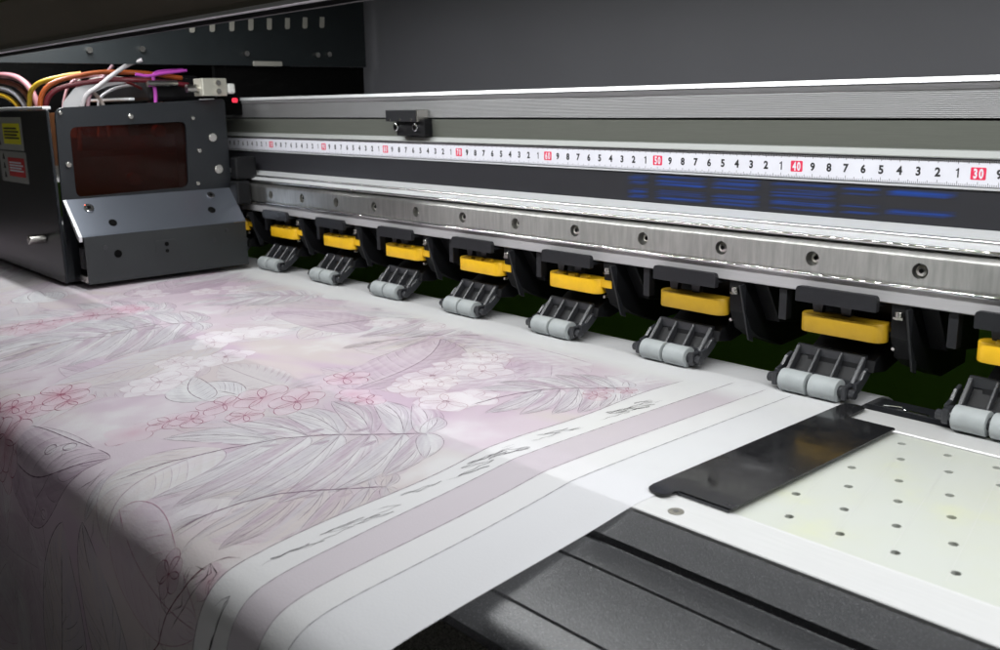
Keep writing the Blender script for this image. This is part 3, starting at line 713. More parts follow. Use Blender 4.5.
def cluster(pts, fill, core, line, al, st, R0=0.016, lw=0.00024, k=2):
    for j, (x, t) in enumerate(pts):
        for q in range(k): orchid(x + U(-0.010, 0.010), t + U(-0.008, 0.008), R0 * U(0.7, 1.25), U(0, 6.28), fill, core, line, al, lw, strong=st)
WF = L3(236, 233, 236)
cluster([(-0.437, 0.197), (-0.442, 0.176), (-0.428, 0.160), (-0.399, 0.221), (-0.406, 0.239), (-0.387, 0.260), (-0.377, 0.273)], WF, LP, L3(200, 172, 186), 0.65, 0.15)
cluster([(-0.242, 0.165), (-0.245, 0.149), (-0.253, 0.128), (-0.244, 0.115), (-0.256, 0.095), (-0.206, 0.162), (-0.205, 0.177)], WF, LP, L3(206, 172, 184), 0.5, 0.15)
cluster([(-0.62, 0.130), (-0.64, 0.16), (-0.60, 0.10), (-0.36, 0.060), (-0.40, 0.075), (-0.33, 0.05)], WF, LP, L3(206, 178, 190), 0.55, 0.15)
PF = L3(224, 208, 217)
cluster([(-0.315, 0.309), (-0.317, 0.294), (-0.309, 0.280), (-0.303, 0.259), (-0.285, 0.256), (-0.302, 0.238), (-0.290, 0.222), (-0.265, 0.222), (-0.262, 0.205), (-0.280, 0.195), (-0.250, 0.199)], PF, PK, L3(176, 100, 130), 0.6, 0.55, 0.0155, 0.0003, 1)
cluster([(-0.409, 0.350), (-0.407, 0.335), (-0.408, 0.320), (-0.431, 0.341), (-0.395, 0.365), (-0.425, 0.37)], PF, ROSE, L3(170, 84, 116), 0.7, 0.75, 0.018, 0.00034, 2)
cluster([(-0.616, 0.282), (-0.612, 0.265), (-0.616, 0.244), (-0.604, 0.228), (-0.593, 0.212), (-0.586, 0.195)], PF, PK, L3(196, 124, 150), 0.6, 0.5, 0.017, 0.0003, 2)
cluster([(-0.150, 0.083), (-0.158, 0.092), (-0.146, 0.100)], PF, PK, L3(190, 118, 140), 0.35, 0.4, 0.009, 0.0003, 1)
cluster([(-0.150, 0.352), (-0.166, 0.366)], L3(206, 182, 196), ROSE, L3(150, 90, 115), 0.45, 0.5, 0.013, 0.0003, 1)
branch = [(-0.150, 0.345), (-0.156, 0.360), (-0.166, 0.374), (-0.174, 0.390), (-0.186, 0.402), (-0.193, 0.422), (-0.201, 0.445)]
scribble(branch, 0.0005, L3(116, 56, 76)); scribble([(x + 0.004, t + 0.006) for x, t in branch], 0.0003, L3(90, 74, 78))
for k in range(34):
    x, t = branch[k % 7]; a = random.uniform(0, 6.28); q = random.uniform(0.006, 0.016)
    scribble([(x, t), (x + math.cos(a) * q * .5 + .002, t + math.sin(a) * q * .5), (x + math.cos(a + .5) * q, t + math.sin(a + .5) * q)], 0.0003, L3(110, 60, 80) if k % 2 else L3(80, 68, 72))
for k in range(60):
    x = random.uniform(-0.42, -0.15); t = random.uniform(0.335, 0.50); q = random.uniform(0.008, 0.03); a = random.uniform(1.2, 2.2)
    scribble([(x, t), (x + math.cos(a) * q * .5 + .003, t + math.sin(a) * q * .5), (x + math.cos(a) * q, t + math.sin(a) * q)], 0.0003, L3(140, 126, 134))

# edge of the floral area (a gently wandering line) and the border bands
def xout(t): return -0.1355 - 0.0022 * np.sin(t * 21 + 0.4) + 0.0012 * np.sin(t * 57) - 0.004 * np.clip((t - 0.33) / 0.05, 0, 1)
edge_line_x = xout(GT)
mask = sm(-0.0006, 0.0006, GX - edge_line_x)
blend(L3(229, 228, 229), mask)
BAND = L3(211, 203, 209)
b0_, b1_ = -0.1145, -0.0935
band = sm(b0_ - 0.0004, b0_ + 0.0004, GX) * (1 - sm(b1_ - 0.0004, b1_ + 0.0004, GX))
blend(BAND, band)
blend(L3(225, 225, 228), sm(-0.0775, -0.0768, GX) * 0.8)
# unprinted white start of the sheet next to the rollers
blend(WHITE * 1.0, 1 - sm(0.036 + 0.016 * n2, 0.058 + 0.022 * n1, GT))
mask_unprinted = lambda x, t: (t < 0.05)

# collect line ribbons
RV = []; RFc = []; RC = []
def ribbon(x, t, wd, colr, off=0.00012):
    x = np.asarray(x, float); t = np.asarray(t, float)
    if len(x) < 2: return
    dx = np.gradient(x); dt = np.gradient(t); l = np.hypot(dx, dt) + 1e-9; nx = -dt / l; nt_ = dx / l
    tap = np.clip(np.minimum(np.arange(len(x)), np.arange(len(x))[::-1]) / 3.0, 0.25, 1)
    w2 = wd * 0.5 * tap * (1 + 0.25 * np.sin(np.arange(len(x)) * 1.3 + x[0] * 900))
    a = surf(x + nx * w2, t + nt_ * w2, off); b = surf(x - nx * w2, t - nt_ * w2, off)
    base_ = sum(len(q) for q in RV)
    P = np.empty((2 * len(x), 3)); P[0::2] = a; P[1::2] = b; RV.append(P)
    i = np.arange(len(x) - 1) * 2 + base_
    RFc.append(np.stack([i, i + 1, i + 3, i + 2], 1)); RC.append(np.tile(colr, (len(P), 1)))
for si, (fi, lines, sx_, st_, sr_) in enumerate(SH):
    later = [q for q in SH[si + 1:] if q[0] is not None and math.hypot(q[2] - sx_, q[3] - st_) < q[4] + sr_]
    for x, t, wd, colr, op in lines:
        # resample
        d = np.concatenate([[0], np.cumsum(np.hypot(np.diff(x), np.diff(t)))])
        if d[-1] < 1e-4: continue
        n = max(3, int(d[-1] / 0.0016)); q = np.linspace(0, d[-1], n); x = np.interp(q, d, x); t = np.interp(q, d, t)
        x = x + 0.0006 * (vnoise(t, x, 90, 77) - 0.5); ok = (x > XL) & (x < xout(t)) & (t < 0.52) & (t > 0.052 + 0.01 * vnoise(x, t, 50, 4))
        if fi is not None:
            for q_ in later:
                if not ok.any(): break
                f = q_[0]
                if math.hypot(x.mean() - q_[2], t.mean() - q_[3]) > q_[4] + d[-1] * 0.6: continue
                ok &= ~f(x, t)
        # broken, hand-drawn strokes
        ok &= vnoise(x + wd * 3, t, 55, 31 + si % 7) > (0.15 if op >= 1 else 0.30)
        c = WHITE * (1 - op) + colr * op * 0.82; wd = wd * 1.25
        k = 0
        while k < n:
            if ok[k]:
                e = k
                while e < n and ok[e]: e += 1
                if e - k > 2: ribbon(x[k:e], t[k:e], wd, c)
                k = e
            k += 1
tt = np.linspace(0.05, 0.52, 300)
ribbon(xout(tt), tt, 0.00035, L3(112, 92, 108)); tt2 = np.linspace(0.03, 0.52, 300)
ribbon(np.full(300, b0_), tt2, 0.0003, L3(120, 100, 118)); ribbon(np.full(300, b1_), tt2, 0.0003, L3(120, 100, 118)); ribbon(np.full(300, -0.0770), tt2, 0.00035, L3(120, 116, 126))
# black pencil scribbles in the white border strip
def hatch(t0, t1, x0, x1, n):
    """one continuous pencil scribble running back and forth"""
    P = []
    for k in range(n):
        c = t0 + (t1 - t0) * k / max(1, n - 1); xc = x0 + (x1 - x0) * (0.5 + 0.5 * math.sin(k * 2.1 + t0 * 90)); xc = x0 + (x1 - x0) * (0.5 + 0.5 * math.sin(k * 0.75 + t0 * 90)); q = random.uniform(0.006, 0.014) * (1 if k % 2 else -1)
        P.append((xc + 0.0019 * (1 if k % 2 else -1), c - q))
    P = np.array(P); d = np.concatenate([[0], np.cumsum(np.hypot(*np.diff(P, axis=0).T))]); m = np.linspace(0, d[-1], n * 9)
    x = np.interp(m, d, P[:, 0]) + 0.0004 * np.sin(m * 700); t = np.interp(m, d, P[:, 1])
    gapm = vnoise(x, t, 120, 61) > 0.30
    k = 0
    while k < len(x):
        e = k
        while e < len(x) and gapm[e]: e += 1
        if e - k > 3: ribbon(x[k:e], t[k:e], random.uniform(0.0002, 0.00034), L3(84, 78, 86))
        k = max(e, k + 1)
for t0, t1, n in [(0.088, 0.128, 17), (0.146, 0.180, 9), (0.190, 0.228, 15), (0.245, 0.262, 4), (0.272, 0.302, 11), (0.308, 0.326, 5)]:
    hatch(t0, t1, -0.1275, -0.1205, n)
hatch(0.345, 0.44, -0.134, -0.124, 9)
for k in range(4):
    s = np.linspace(0, 1, 20); ribbon(-0.136 + 0.014 * s + 0.003 * np.sin(s * 4 + k), 0.352 + 0.012 * k + 0.035 * (1 - s), 0.0006, L3(50, 48, 52))

G3 = surf(GX, GT).reshape(-1, 3)
i = np.arange(nX - 1)[None, :] + (np.arange(nT - 1) * nX)[:, None]; i = i.ravel()
F = np.stack([i, i + 1, i + 1 + nX, i + nX], 1)
RVv = np.concatenate(RV); RFv = np.concatenate(RFc) + len(G3); RCv = np.concatenate(RC)
V = np.concatenate([G3, RVv]); F = np.concatenate([F, RFv]); Cc = np.concatenate([np.clip(ink.reshape(-1, 3), 0, 1), np.clip(RCv, 0, 1)])
me = bpy.data.meshes.new('printed_paper')
me.vertices.add(len(V)); me.vertices.foreach_set('co', V.astype(np.float32).ravel())
me.loops.add(F.size); me.loops.foreach_set('vertex_index', F.astype(np.int32).ravel())
me.polygons.add(len(F)); me.polygons.foreach_set('loop_start', np.arange(0, F.size, 4, dtype=np.int32))
me.update(calc_edges=True)
at = me.color_attributes.new('ink', 'FLOAT_COLOR', 'POINT')
at.data.foreach_set('color', np.concatenate([Cc, np.ones((len(Cc), 1))], 1).astype(np.float32).ravel())
me.shade_smooth()
def paper_mat():
    m = bpy.data.materials.new('printed_paper'); m.use_nodes = True; nt = m.node_tree; N = nt.nodes; L = nt.links
    p = N['Principled BSDF']; o = N['Material Output']; a = N.new('ShaderNodeAttribute'); a.attribute_name = 'ink'
    tc = N.new('ShaderNodeTexCoord'); n1 = N.new('ShaderNodeTexNoise'); n1.inputs['Scale'].default_value = 900; n1.inputs['Detail'].default_value = 3
    L.new(tc.outputs['Object'], n1.inputs['Vector'])
    b = N.new('ShaderNodeBump'); b.inputs['Strength'].default_value = 0.3; b.inputs['Distance'].default_value = 0.0004; L.new(n1.outputs['Fac'], b.inputs['Height'])
    L.new(a.outputs['Color'], p.inputs['Base Color']); p.inputs['Roughness'].default_value = 0.6; p.inputs['Specular IOR Level'].default_value = 0.3
    L.new(b.outputs[0], p.inputs['Normal'])
    tr = N.new('ShaderNodeBsdfTranslucent'); L.new(a.outputs['Color'], tr.inputs['Color'])
    mx = N.new('ShaderNodeMixShader'); mx.inputs[0].default_value = 0.48
    L.new(p.outputs[0], mx.inputs[1]); L.new(tr.outputs[0], mx.inputs[2]); L.new(mx.outputs[0], o.inputs['Surface'])
    return m
me.materials.append(paper_mat())
po = bpy.data.objects.new('printed_paper', me); COL.objects.link(po)
tag(po, 'wide sheet of paper printed with pale pink orchids and leaves, draped over the front', 'printed paper')

# ------------------------------------------------------------------ pinch roller assemblies
ZT = -0.1240
def stadium(L_, D_, n=8):
    r = D_ / 2; pts = []
    for k in range(n + 1): a = -PI / 2 + PI * k / n; pts.append((L_ / 2 - r + r * math.cos(a), r * math.sin(a)))
    for k in range(n + 1): a = PI / 2 + PI * k / n; pts.append((-L_ / 2 + r + r * math.cos(a), r * math.sin(a)))
    return pts
def make_roller(label, loc, ridged_top):
    t = thing('pinch_roller', label, 'pinch roller', loc, 'pinch rollers in a row under the beam')
    ry, rz, rr = -0.0240, 0.0066, 0.0064
    for sx in (-1, 1):
        b = nb(); cyl(b, (sx * 0.0093 - 0.0025, ry, rz), 'x', rr, 0.0164, 32, bev=0.0004); r = link('roller', b, M['roller_rubber'], t); shade(r.data)
    b = nb(); cyl(b, (-0.0025, ry, rz), 'x', 0.0034, 0.046, 16); a = link('axle', b, M['grey_plastic'], t); shade(a.data)
    for sx in (-1, 1):
        x = sx * 0.0212 - 0.0025
        b = nb(); box(b, x - 0.0018, x + 0.0018, ry - 0.0036, ry + 0.0060, rz - 0.0040, rz + 0.0040, bev=0.0009)
        cyl(b, (x + sx * 0.0036, ry, rz - 0.0004), 'x', 0.0027, 0.0038, 14, bev=0.0005); link('hub', b, M['grey_plastic'], t)
    # ladder frame from behind the rollers up and back to the handle
    bm = nb(); y0, z0, y1, z1 = ry + 0.0052, rz + 0.0030, -0.0075, 0.0222
    def bar(x0, x1, w0=0.0, lift=0.0, th=0.0032):
        d = Vector((0, y1 - y0, z1 - z0)).normalized(); n = Vector((0, -d.z, d.y))
        P0 = Vector((0, y0, z0)); P1 = Vector((0, y1, z1))
        q = [P0 + n * lift, P1 + n * lift, P1 + n * (lift - th), P0 + n * (lift - th)]
        prism(bm, [(v.y, v.z) for v in q], 'x', x0, x1, bev=0.0004, seg=1)
    for xa, xb in ((-0.0212, -0.0188), (-0.0078, -0.0063), (0.0058, 0.0073), (0.0183, 0.0207)): bar(xa, xb, lift=0.0024, th=0.0058)
    link('frame_ribs', bm, M['grey_plastic'], t)
    bm = nb()
    bar(-0.0188, 0.0183, lift=-0.0020, th=0.0014); link('frame_web', bm, M['black_deep'], t)
    b = nb(); box(b, -0.0212, 0.0207, y1 - 0.0014, y1 + 0.0012, z1 - 0.0036, z1 + 0.0024, bev=0.0005); box(b, -0.0187, 0.0182, y0 - 0.0004, y0 + 0.0008, z0 - 0.0012, z0 + 0.0024, bev=0.0003)
    link('cross_bar', b, M['grey_plastic'], t)
    # outer side arms, curving
    for sx in (-1, 1):
        o = [(ry + 0.002, rz + 0.0046), (ry + 0.008, rz + 0.0056), (ry + 0.012, rz + 0.0105), (ry + 0.017, rz + 0.0120), (ry + 0.019, rz + 0.0085), (ry + 0.014, rz + 0.0045), (ry + 0.009, rz + 0.0005), (ry + 0.002, rz - 0.003)]
        b = prism(nb(), o, 'x', sx * 0.0238 - 0.0031, sx * 0.0238 - 0.0009, bev=0.0004, seg=1); link('side_arm', b, M['grey_plastic'], t)
    # lever arm behind, dark
    link('lever', prism(nb(), [(-0.008, 0.022), (0.024, 0.040), (0.030, 0.020), (0.004, 0.014), (-0.010, 0.016)], 'x', -0.014, 0.026, bev=0.0006), M['black_deep'], t)
    # yellow handle; smooth-topped ones have shade put into the colour
    h = nb(); pts = [(x + 0.0075, y - 0.0100) for x, y in stadium(0.0500, 0.0125)]
    prism(h, pts, 'z', 0.0340, 0.0445, bev=0.0007); hd = link('handle', h, M['yellow' if ridged_top else 'yellow_shaded'], t); shade(hd.data)
    if ridged_top:
        b = nb()
        for k in range(3): 
            cyl(b, (-0.004 + k * 0.0115, -0.0140, 0.0443), 'x', 0.0021, 0.0075, 14, bev=0.0006)
        g_ = link('grip_bumps', b, M['yellow'], hd); shade(g_.data)
    b = nb(); box(b, 0.030 if ridged_top else 0.018, 0.0420 if ridged_top else 0.030, -0.0125 if ridged_top else -0.006, -0.0085 if ridged_top else -0.001, 0.0380, 0.0440, bev=0.0008); link('handle_arm', b, M['yellow'], t)
    # black tab in front of the beam flange
    o = rpoly([(-0.0160, 0.0522), (0.0312, 0.0522), (0.0312, 0.0608), (-0.0160, 0.0608)], [0.0004, 0.0004, 0.0022, 0.0022], 4)
    link('tab', prism(nb(), o, 'y', -0.0225, -0.0192, bev=0.0005), M['black_plastic'], t)
    link('tab_shelf', bx(-0.0175, 0.0290, -0.0190, -0.0060, 0.0538, 0.0552, bev=0.0003), M['black_plastic'], t)
    for x in (-0.009, 0.008): link('tab_leg', prism(nb(), [(x - 0.004, 0.0536), (x + 0.004, 0.0536), (x + 0.0025, 0.0447), (x - 0.0025, 0.0447)], 'y', -0.0100, -0.0060), M['grey_plastic'], t)
    # mounting bracket under the beam
    b = nb(); prism(b, [(-0.013, 0.0566), (0.060, 0.0566), (0.060, 0.012), (0.030, 0.010), (0.004, 0.020), (-0.006, 0.026), (-0.012, 0.038)], 'x', 0.0345, 0.0460, bev=0.001)
    prism(b, [(-0.006, 0.0566), (0.050, 0.0566), (0.050, 0.024), (0.010, 0.030)], 'x', 0.0460, 0.0560, bev=0.001)
    prism(b, [(-0.004, 0.0566), (0.050, 0.0566), (0.050, 0.028), (0.004, 0.034)], 'x', -0.014, 0.0343, bev=0.001)
    link('bracket', b, M['black_deep'], t)
    link('fin', prism(nb(), [(-0.018, 0.0550), (-0.006, 0.0550), (-0.002, 0.018), (-0.007, 0.020)], 'x', 0.0445, 0.0459, bev=0.0004), M['black_plastic'], t)
    link('rib', bx(-0.0325, -0.0275, -0.0120, -0.006, 0.0375, 0.0556, bev=0.0004), M['black_plastic'], t)
    b = nb(); cyl(b, (0.0400, -0.0145, 0.0515), 'z', 0.0022, 0.0030, 16, bev=0.0004); cyl(b, (0.0400, -0.0145, 0.0495), 'z', 0.0030, 0.0012, 6); s = link('screw', b, M['steel'], t)
    b = nb(); cyl(b, (0.0385, -0.0145, 0.0330), 'y', 0.0009, 0.003, 12); link('pivot_pin', b, M['steel'], t)
    return t
def copy_tree(o, parent=None):
    c = o.copy(); COL.objects.link(c)
    if parent: c.parent = parent
    for ch in [k for k in bpy.data.objects if k.parent == o]: copy_tree(ch, c)
    return c
X_B = -0.0672; PITCH = 0.1006
names = ['pinch roller with bright yellow handle cut by the right edge of the photo',
 'large pinch roller with smooth topped handle beside the black clamp plate',
 'pinch roller with smooth topped handle left of the one beside the black clamp plate',
 'pinch roller with ridged handle just left of the two smooth topped ones',
 'pinch roller with yellow ridged handle, fifth from the print carriage',
 'pinch roller with yellow ridged handle, fourth from the print carriage',
 'pinch roller with yellow ridged handle, third from the print carriage',
 'small pinch roller with yellow handle, second from the print carriage',
 'pinch roller half hidden by the print carriage']
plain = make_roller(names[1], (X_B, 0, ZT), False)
ridged = make_roller(names[0], (X_B + PITCH - 0.004, 0, ZT), True)
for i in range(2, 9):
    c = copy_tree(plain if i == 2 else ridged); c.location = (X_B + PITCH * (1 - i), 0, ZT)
    c['label'] = names[i]
    c.rotation_euler.z = random.uniform(-0.02, 0.02)
    for ch in c.children:
        if ch.name.startswith('handle'): ch.location.z += random.uniform(-0.0006, 0.0004)

# ------------------------------------------------------------------ print carriage
CX = -0.735
car = thing('print_carriage', 'black print head carriage with brown window parked at the left of the beam', 'print carriage', (CX, 0, 0))
T = 0.003
# right side wall with window opening, front wall, back wall, bottom; open on top for the cables
b = nb()
o = rpoly([(-0.2020, -0.120), (-0.030, -0.120), (-0.030, 0.0465), (-0.196, 0.0400)], [0, 0, 0.004, 0.008])
side = prism(nb(), o, 'x', -T, 0.0, bev=0.0006, seg=1)
ctt = nb(); prism(ctt, rpoly([(-0.1860, -0.0415), (-0.0760, -0.0395), (-0.0730, 0.0250), (-0.1850, 0.0225)], [0.007] * 4), 'x', -0.02, 0.02)
link('side_wall', cut(side, ctt), M['carriage'], car)
def pane_mat():
    m = bpy.data.materials.new('brown_acrylic'); m.use_nodes = True; nt = m.node_tree; N = nt.nodes; L = nt.links
    p = N['Principled BSDF']; p.inputs['Base Color'].default_value = (0.018, 0.005, 0.003, 1); p.inputs['Roughness'].default_value = 0.12
    tr = N.new('ShaderNodeBsdfTransparent'); tr.inputs[0].default_value = (0.50, 0.16, 0.09, 1)
    mx = N.new('ShaderNodeMixShader'); mx.inputs[0].default_value = 0.65
    L.new(p.outputs[0], mx.inputs[1]); L.new(tr.outputs[0], mx.inputs[2]); L.new(mx.outputs[0], N['Material Output'].inputs['Surface'])
    return m
link('window_pane', bx(-T - 0.002, -T - 0.0002, -0.190, -0.068, -0.046, 0.030), pane_mat(), car)
link('front_wall', bx(-0.42, -0.0002, -0.2040, -0.2010, -0.121, 0.0385, bev=0.0012), M['carriage'], car)
link('rear_wall', bx(-0.42, -T - 0.0002, -0.033, -0.030, -0.120, 0.046), M['carriage'], car)
link('bottom_plate', bx(-0.42, -T - 0.0002, -0.2008, -0.0332, -0.1205, -0.112), M['carriage'], car)
link('top_rim', bx(-0.42, -0.004, -0.2055, -0.1980, 0.0387, 0.0415, bev=0.0008), M['alu_bright'], car)
link('reflection_box', bx(-0.40, -0.08, -0.150, -0.100, -0.02, 0.0350), mat('reflection_box_copper', (0.30, 0.12, 0.05), 0.4, 0.5, var=0.4, scale=40), car)  # coppery parts added behind the pane to imitate orange reflections
link('reflection_board', bx(-0.040, -0.037, -0.18, -0.07, -0.055, 0.012), mat('reflection_board_brown', (0.10, 0.05, 0.03), 0.4, 0.2, var=0.8, scale=60), car)
link('inner_bar', bx(-0.022, -0.016, -0.1700, -0.078, -0.006, 0.0), M['steel'], car)
for y, z in ((-0.16, 0.02), (-0.12, -0.03), (-0.09, 0.016)):
    b = nb(); cyl(b, (-0.028, y, z), 'x', 0.006, 0.01, 16); link('reflection_disc', b, mat('reflection_copper', (0.55, 0.18, 0.06), 0.35, 0.8), car)
# bumper: bent sheet
pro = [(0.001, -0.043), (0.003, -0.0428), (0.0325, -0.0735), (0.0345, -0.0750), (0.0350, -0.1185), (0.0335, -0.1185), (0.0328, -0.0752), (0.0312, -0.0742), (0.001, -0.0452)]
bm = prism(nb(), pro[:4] + [(0.0328, -0.0752), (0.0312, -0.0742), (0.001, -0.0452)], 'y', -0.1960, -0.0340)
bp = link('bumper', bm, M['bumper'], car)
link('lower_plate', prism(nb(), [(0.0346, -0.0752), (0.0352, -0.1185), (0.0335, -0.1185), (0.0330, -0.0756)], 'y', -0.1952, -0.0350), M['bumper_low'], bp)
link('end_flange', prism(nb(), [(0.0008, -0.0440), (0.0020, -0.0430), (0.0340, -0.0745), (0.0335, -0.0790), (0.0285, -0.0760)], 'y', -0.1990, -0.1962), M['alu_bright'], bp)
link('back_plate', bx(0.001, 0.003, -0.190, -0.040, -0.118, -0.046), M['hole'], bp)
link('foot_block', bx(0.012, 0.030, -0.1950, -0.184, -0.1180, -0.111, bev=0.001), M['steel'], bp)
link('hinge_block', bx(0.014, 0.024, -0.1940, -0.188, -0.106, -0.086, bev=0.001), M['grey_plastic'], bp)
nrm = Vector((0.030, 0, 0.029)).normalized()
def on_slope(y, f): return Vector((0.003 + 0.0300 * f, y, -0.0428 - 0.0310 * f))
for y, f, r in ((-0.180, 0.28, 0.0046), (-0.058, 0.20, 0.0040)):
    b = nb(); cyl(b, on_slope(y, f) + nrm * 0.0006, nrm, r, 0.002, 20, bev=0.0005); s = link('screw', b, M['chrome'], bp)
    b = nb(); cyl(b, on_slope(y, f) + nrm * 0.0018, nrm, r * 0.42, 0.0004, 6); link('hex_socket', b, M['hole'], s)
for y, f in ((-0.164, 0.72), (-0.064, 0.62)):
    b = nb(); cyl(b, on_slope(y, f), nrm, 0.0038, 0.0008, 20); link('round_hole', b, M['hole'], bp)
for y, z, r, mm in ((-0.166, -0.093, 0.0036, 'hole'), (-0.177, -0.086, 0.0022, 'grey_plastic'), (-0.119, -0.089, 0.0022, 'hole'), (-0.119, -0.0955, 0.0018, 'hole'), (-0.0555, -0.082, 0.0018, 'grey_plastic'), (-0.070, -0.091, 0.0018, 'grey_plastic')):
    b = nb(); cyl(b, (0.0350, y, z), 'x', r, 0.0008, 18); link('round_hole', b, M[mm], bp)
link('slot_plate', prism(nb(), rpoly([(-0.130, -0.0975), (-0.108, -0.0975), (-0.108, -0.085), (-0.130, -0.085)], [0.003] * 4), 'x', 0.0346, 0.0353), M['bumper_low'], bp)
def yz(u): return u
for y, z, r in ((-0.192, 0.0355, 0.0018), (-0.128, 0.031, 0.0024), (-0.047, 0.0085, 0.0044), (-0.062, -0.004, 0.0022), (-0.190, -0.011, 0.0026), (-0.043, -0.0235, 0.0046), (-0.0665, -0.0365, 0.002), (-0.066, 0.028, 0.0018)):
    b = nb(); cyl(b, (0.001, y, z), 'x', r, 0.003, 18, bev=0.0005); link('screw', b, M['steel'], car)
b = nb(); cyl(b, (-0.045, -0.212, -0.082), 'y', 0.0045, 0.016, 16, bev=0.0008); link('thumb_screw', b, M['steel'], car)
# warning labels on the front wall
def label_part(x0, x1, z0, z1, colr, kind):
    lb = link('warning_label', bx(x0, x1, -0.2045, -0.2041, z0, z1), mat('label_backing_' + kind, (0.30, 0.31, 0.29), 0.5), car)
    lb['label'] = ('yellow' if kind == 'yellow' else 'red') + ' warning sticker with small print'
    link('colour_field', bx(x0 + (x1 - x0) * 0.32, x1 - 0.006, -0.2048, -0.2046, z0 + 0.006, z1 - 0.006), mat('label_' + kind, colr, 0.5), lb)
    b = nb()
    for k in range(3):
        cyl(b, (x0 + 0.014, -0.2048, z0 + (z1 - z0) * (0.2 + 0.3 * k)), 'y', 0.004, 0.0003, 3)
    link('warning_symbols', b, M['ink_black'], lb)
    b = nb()
    for k in range(4):
        z = z0 + 0.011 + k * (z1 - z0 - 0.022) / 3.2; box(b, x0 + (x1 - x0) * 0.37, x1 - 0.010 - 0.006 * (k % 2), -0.2051, -0.2049, z, z + 0.0016)
    link('print_lines', b, M['ink_black'] if kind == 'yellow' else M['tape_white'], lb)
label_part(-0.166, -0.076, 0.0000, 0.0320, (0.75, 0.72, 0.02), 'yellow')
label_part(-0.160, -0.074, -0.0320, -0.0015, (0.55, 0.03, 0.03), 'red')
# connector block, bearing block and indicator lamp
link('bearing_block', bx(0.002, 0.020, -0.034, -0.0185, -0.060, -0.036, bev=0.002), M['black_deep'], car)
link('bearing_plate', bx(0.0005, 0.012, -0.0300, -0.006, -0.035, -0.012, bev=0.002), M['black_deep'], car)
cb = link('connector_block', bx(0.000, 0.020, -0.062, -0.036, 0.0490, 0.0660, bev=0.001), mat('cream_metal', (0.5, 0.49, 0.42), 0.35, 0.4), car)
for z in (0.0535, 0.0615):
    b = nb(); cyl(b, (0.0205, -0.046, z), 'x', 0.0026, 0.003, 14); link('screw', b, M['steel'], cb)
b = nb(); cyl(b, (0.010, -0.068, 0.0565), 'y', 0.0040, 0.012, 16); link('nozzle', b, M['steel'], cb)
link('cap', bx(0.004, 0.020, -0.0355, -0.027, 0.0510, 0.0610, bev=0.002), M['white_plastic'], cb)
rl = mat('red_lamp', (0.6, 0.02, 0.03), 0.4, emis=(1, 0.03, 0.08), estr=0.9)
b = nb(); cyl(b, (0.030, -0.034, 0.0445), 'y', 0.0022, 0.004, 14); link('indicator_lamp', b, rl, car)
# machinery seen behind the cables
link('cable_tray', bx(-0.40, -0.020, -0.120, -0.114, 0.046, 0.0485, bev=0.0005), M['alu_bright'], car)
link('rear_machinery', bx(-0.40, -0.030, -0.095, -0.04, 0.045, 0.070, bev=0.004), M['black_deep'], car)
b = nb(); cyl(b, (-0.02, -0.085, 0.062), 'y', 0.0035, 0.03, 14); link('spindle', b, M['steel'], car)

# ------------------------------------------------------------------ ink tubes and cables over the carriage
def cab(name, label, pts, r, colr, cat='cable', rough=0.4):
    b = nb(); tube(b, pts, r * 0.82, 12, 10)
    o = link(name, b, mat(name + '_mat', colr, rough, var=0.05, scale=100), smooth=True); tag(o, label, cat, 'cables over the carriage'); return o
def arch(x, y0, y1, top, w, dx=0.0, base=0.03): 
    return [(x, y0, base - 0.03), (x + dx * .2, y0 + 0.004, base + (top - base) * 0.6), (x + dx * .5, (y0 * 2 + y1) / 3, top), (x + dx, (y0 + 2 * y1) / 3, top + 0.001), (x + dx * 1.2, y1, top - 0.004)]
cab('ink_tube', 'thick orange tube arching highest over the carriage', arch(-0.800, -0.190, -0.060, 0.0715, 0, 0.03), 0.0028, (0.42, 0.09, 0.015), 'ink tube')
cab('ink_tube', 'dark red tube lying just under the orange tube', arch(-0.798, -0.186, -0.055, 0.0645, 0, 0.03), 0.0030, (0.13, 0.010, 0.018), 'ink tube')
cab('ink_tube', 'bright yellow tube leaning in front of the orange tube', [(-0.83, -0.190, 0.0), (-0.828, -0.189, 0.045), (-0.815, -0.185, 0.062), (-0.80, -0.165, 0.0695), (-0.79, -0.15, 0.072)], 0.0028, (0.62, 0.42, 0.03), 'ink tube')
cab('ink_tube', 'pink tube arching at the far left edge', [(-1.05, -0.195, 0.045), (-0.98, -0.192, 0.068), (-0.92, -0.19, 0.074), (-0.86, -0.185, 0.068), (-0.835, -0.18, 0.045), (-0.83, -0.18, 0.0)], 0.0038, (0.45, 0.20, 0.23), 'ink tube')
cab('ink_tube', 'brown red tube under the pink tube at the far left', [(-1.05, -0.195, 0.038), (-0.98, -0.192, 0.062), (-0.92, -0.19, 0.068), (-0.865, -0.185, 0.060), (-0.845, -0.18, 0.035), (-0.84, -0.18, 0.0)], 0.0030, (0.15, 0.035, 0.02), 'ink tube')
cab('ink_tube', 'white tube between the brown and yellow tubes at the far left', [(-1.05, -0.196, 0.032), (-0.98, -0.193, 0.055), (-0.92, -0.191, 0.061), (-0.872, -0.187, 0.053), (-0.855, -0.182, 0.030), (-0.85, -0.18, 0.0)], 0.0030, (0.45, 0.44, 0.50), 'ink tube')
cab('ink_tube', 'amber tube forming the lowest arch at the far left', [(-1.05, -0.197, 0.024), (-0.98, -0.194, 0.048), (-0.92, -0.192, 0.0545), (-0.878, -0.188, 0.046), (-0.862, -0.183, 0.024), (-0.86, -0.18, 0.0)], 0.0030, (0.60, 0.36, 0.02), 'ink tube')
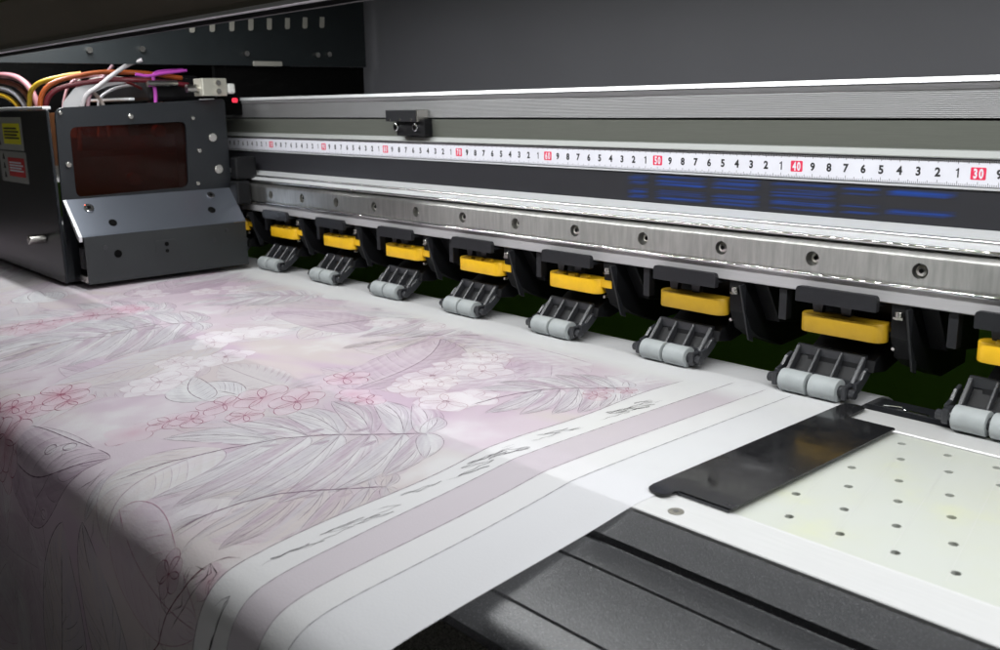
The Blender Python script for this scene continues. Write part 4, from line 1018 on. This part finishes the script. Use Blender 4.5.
cab('cable', 'pale grey cable slanting up to the right over the carriage', [(-0.765, -0.168, 0.0), (-0.764, -0.160, 0.045), (-0.76, -0.145, 0.060), (-0.755, -0.120, 0.078), (-0.75, -0.105, 0.084)], 0.0025, (0.34, 0.32, 0.33))
cab('cable', 'thin mauve cable crossing behind the pale grey cable', [(-0.785, -0.150, 0.0), (-0.785, -0.148, 0.045), (-0.79, -0.135, 0.062), (-0.80, -0.115, 0.080)], 0.0022, (0.45, 0.28, 0.32))
cab('cable', 'short beige cable leaning left behind the dark red tube', [(-0.80, -0.125, 0.0), (-0.80, -0.128, 0.04), (-0.80, -0.140, 0.058), (-0.80, -0.150, 0.066)], 0.0022, (0.5, 0.46, 0.42))
cab('cable', 'upright magenta cable near the connector block', [(-0.757, -0.094, 0.03), (-0.757, -0.092, 0.050), (-0.757, -0.0925, 0.064), (-0.758, -0.088, 0.0725), (-0.76, -0.060, 0.075)], 0.0022, (0.36, 0.05, 0.34))
cab('cable', 'short magenta cable crossing over the upright magenta cable', [(-0.752, -0.112, 0.0705), (-0.752, -0.100, 0.0690), (-0.752, -0.085, 0.0715), (-0.752, -0.060, 0.0745)], 0.0018, (0.36, 0.05, 0.34))
for k, (dx, dy, h, colr, wd) in enumerate([(0.0, 0.0, 0.066, (0.16, 0.012, 0.012), 'dark red'), (-0.012, 0.010, 0.069, (0.55, 0.50, 0.48), 'dusty beige'), (-0.020, 0.018, 0.063, (0.06, 0.05, 0.05), 'black'), (-0.03, 0.004, 0.071, (0.62, 0.35, 0.38), 'dull pink'), (-0.006, 0.03, 0.061, (0.60, 0.60, 0.62), 'light grey')]):
    y0 = -0.165 + dy
    cab('cable', wd + ' thin cable looping low over the middle of the carriage', [(-0.80 + dx, y0, 0.0), (-0.80 + dx, y0 + 0.004, 0.042), (-0.798 + dx, y0 + 0.014, h - 0.006), (-0.792 + dx, y0 + 0.034, h), (-0.785 + dx, y0 + 0.058, h - 0.003), (-0.782 + dx, y0 + 0.078, h - 0.014), (-0.78 + dx, y0 + 0.085, 0.04)], 0.0017, colr)
# white flat ribbon cable
b = nb(); pr_ = [(-0.176, 0.02), (-0.172, 0.045), (-0.160, 0.058), (-0.140, 0.064), (-0.120, 0.0655)]
pv = None
for k, (y, z) in enumerate(pr_):
    ring = [b.verts.new((-0.785 + dx, y + dy, z - dz)) for dx, dy, dz in ((0, 0, 0), (0.003, 0.010, 0.011 * (1 - k / 5)), (0.0036, 0.010, 0.011 * (1 - k / 5)), (0.0006, 0, 0))]
    if pv:
        for q in range(4): b.faces.new([pv[q], pv[(q + 1) % 4], ring[(q + 1) % 4], ring[q]])
    pv = ring
tag(link('flat_cable', b, mat('flat_cable_grey', (0.42, 0.42, 0.43), 0.5), smooth=True), 'broad white flat cable bent over the carriage top', 'flat cable', 'cables over the carriage')
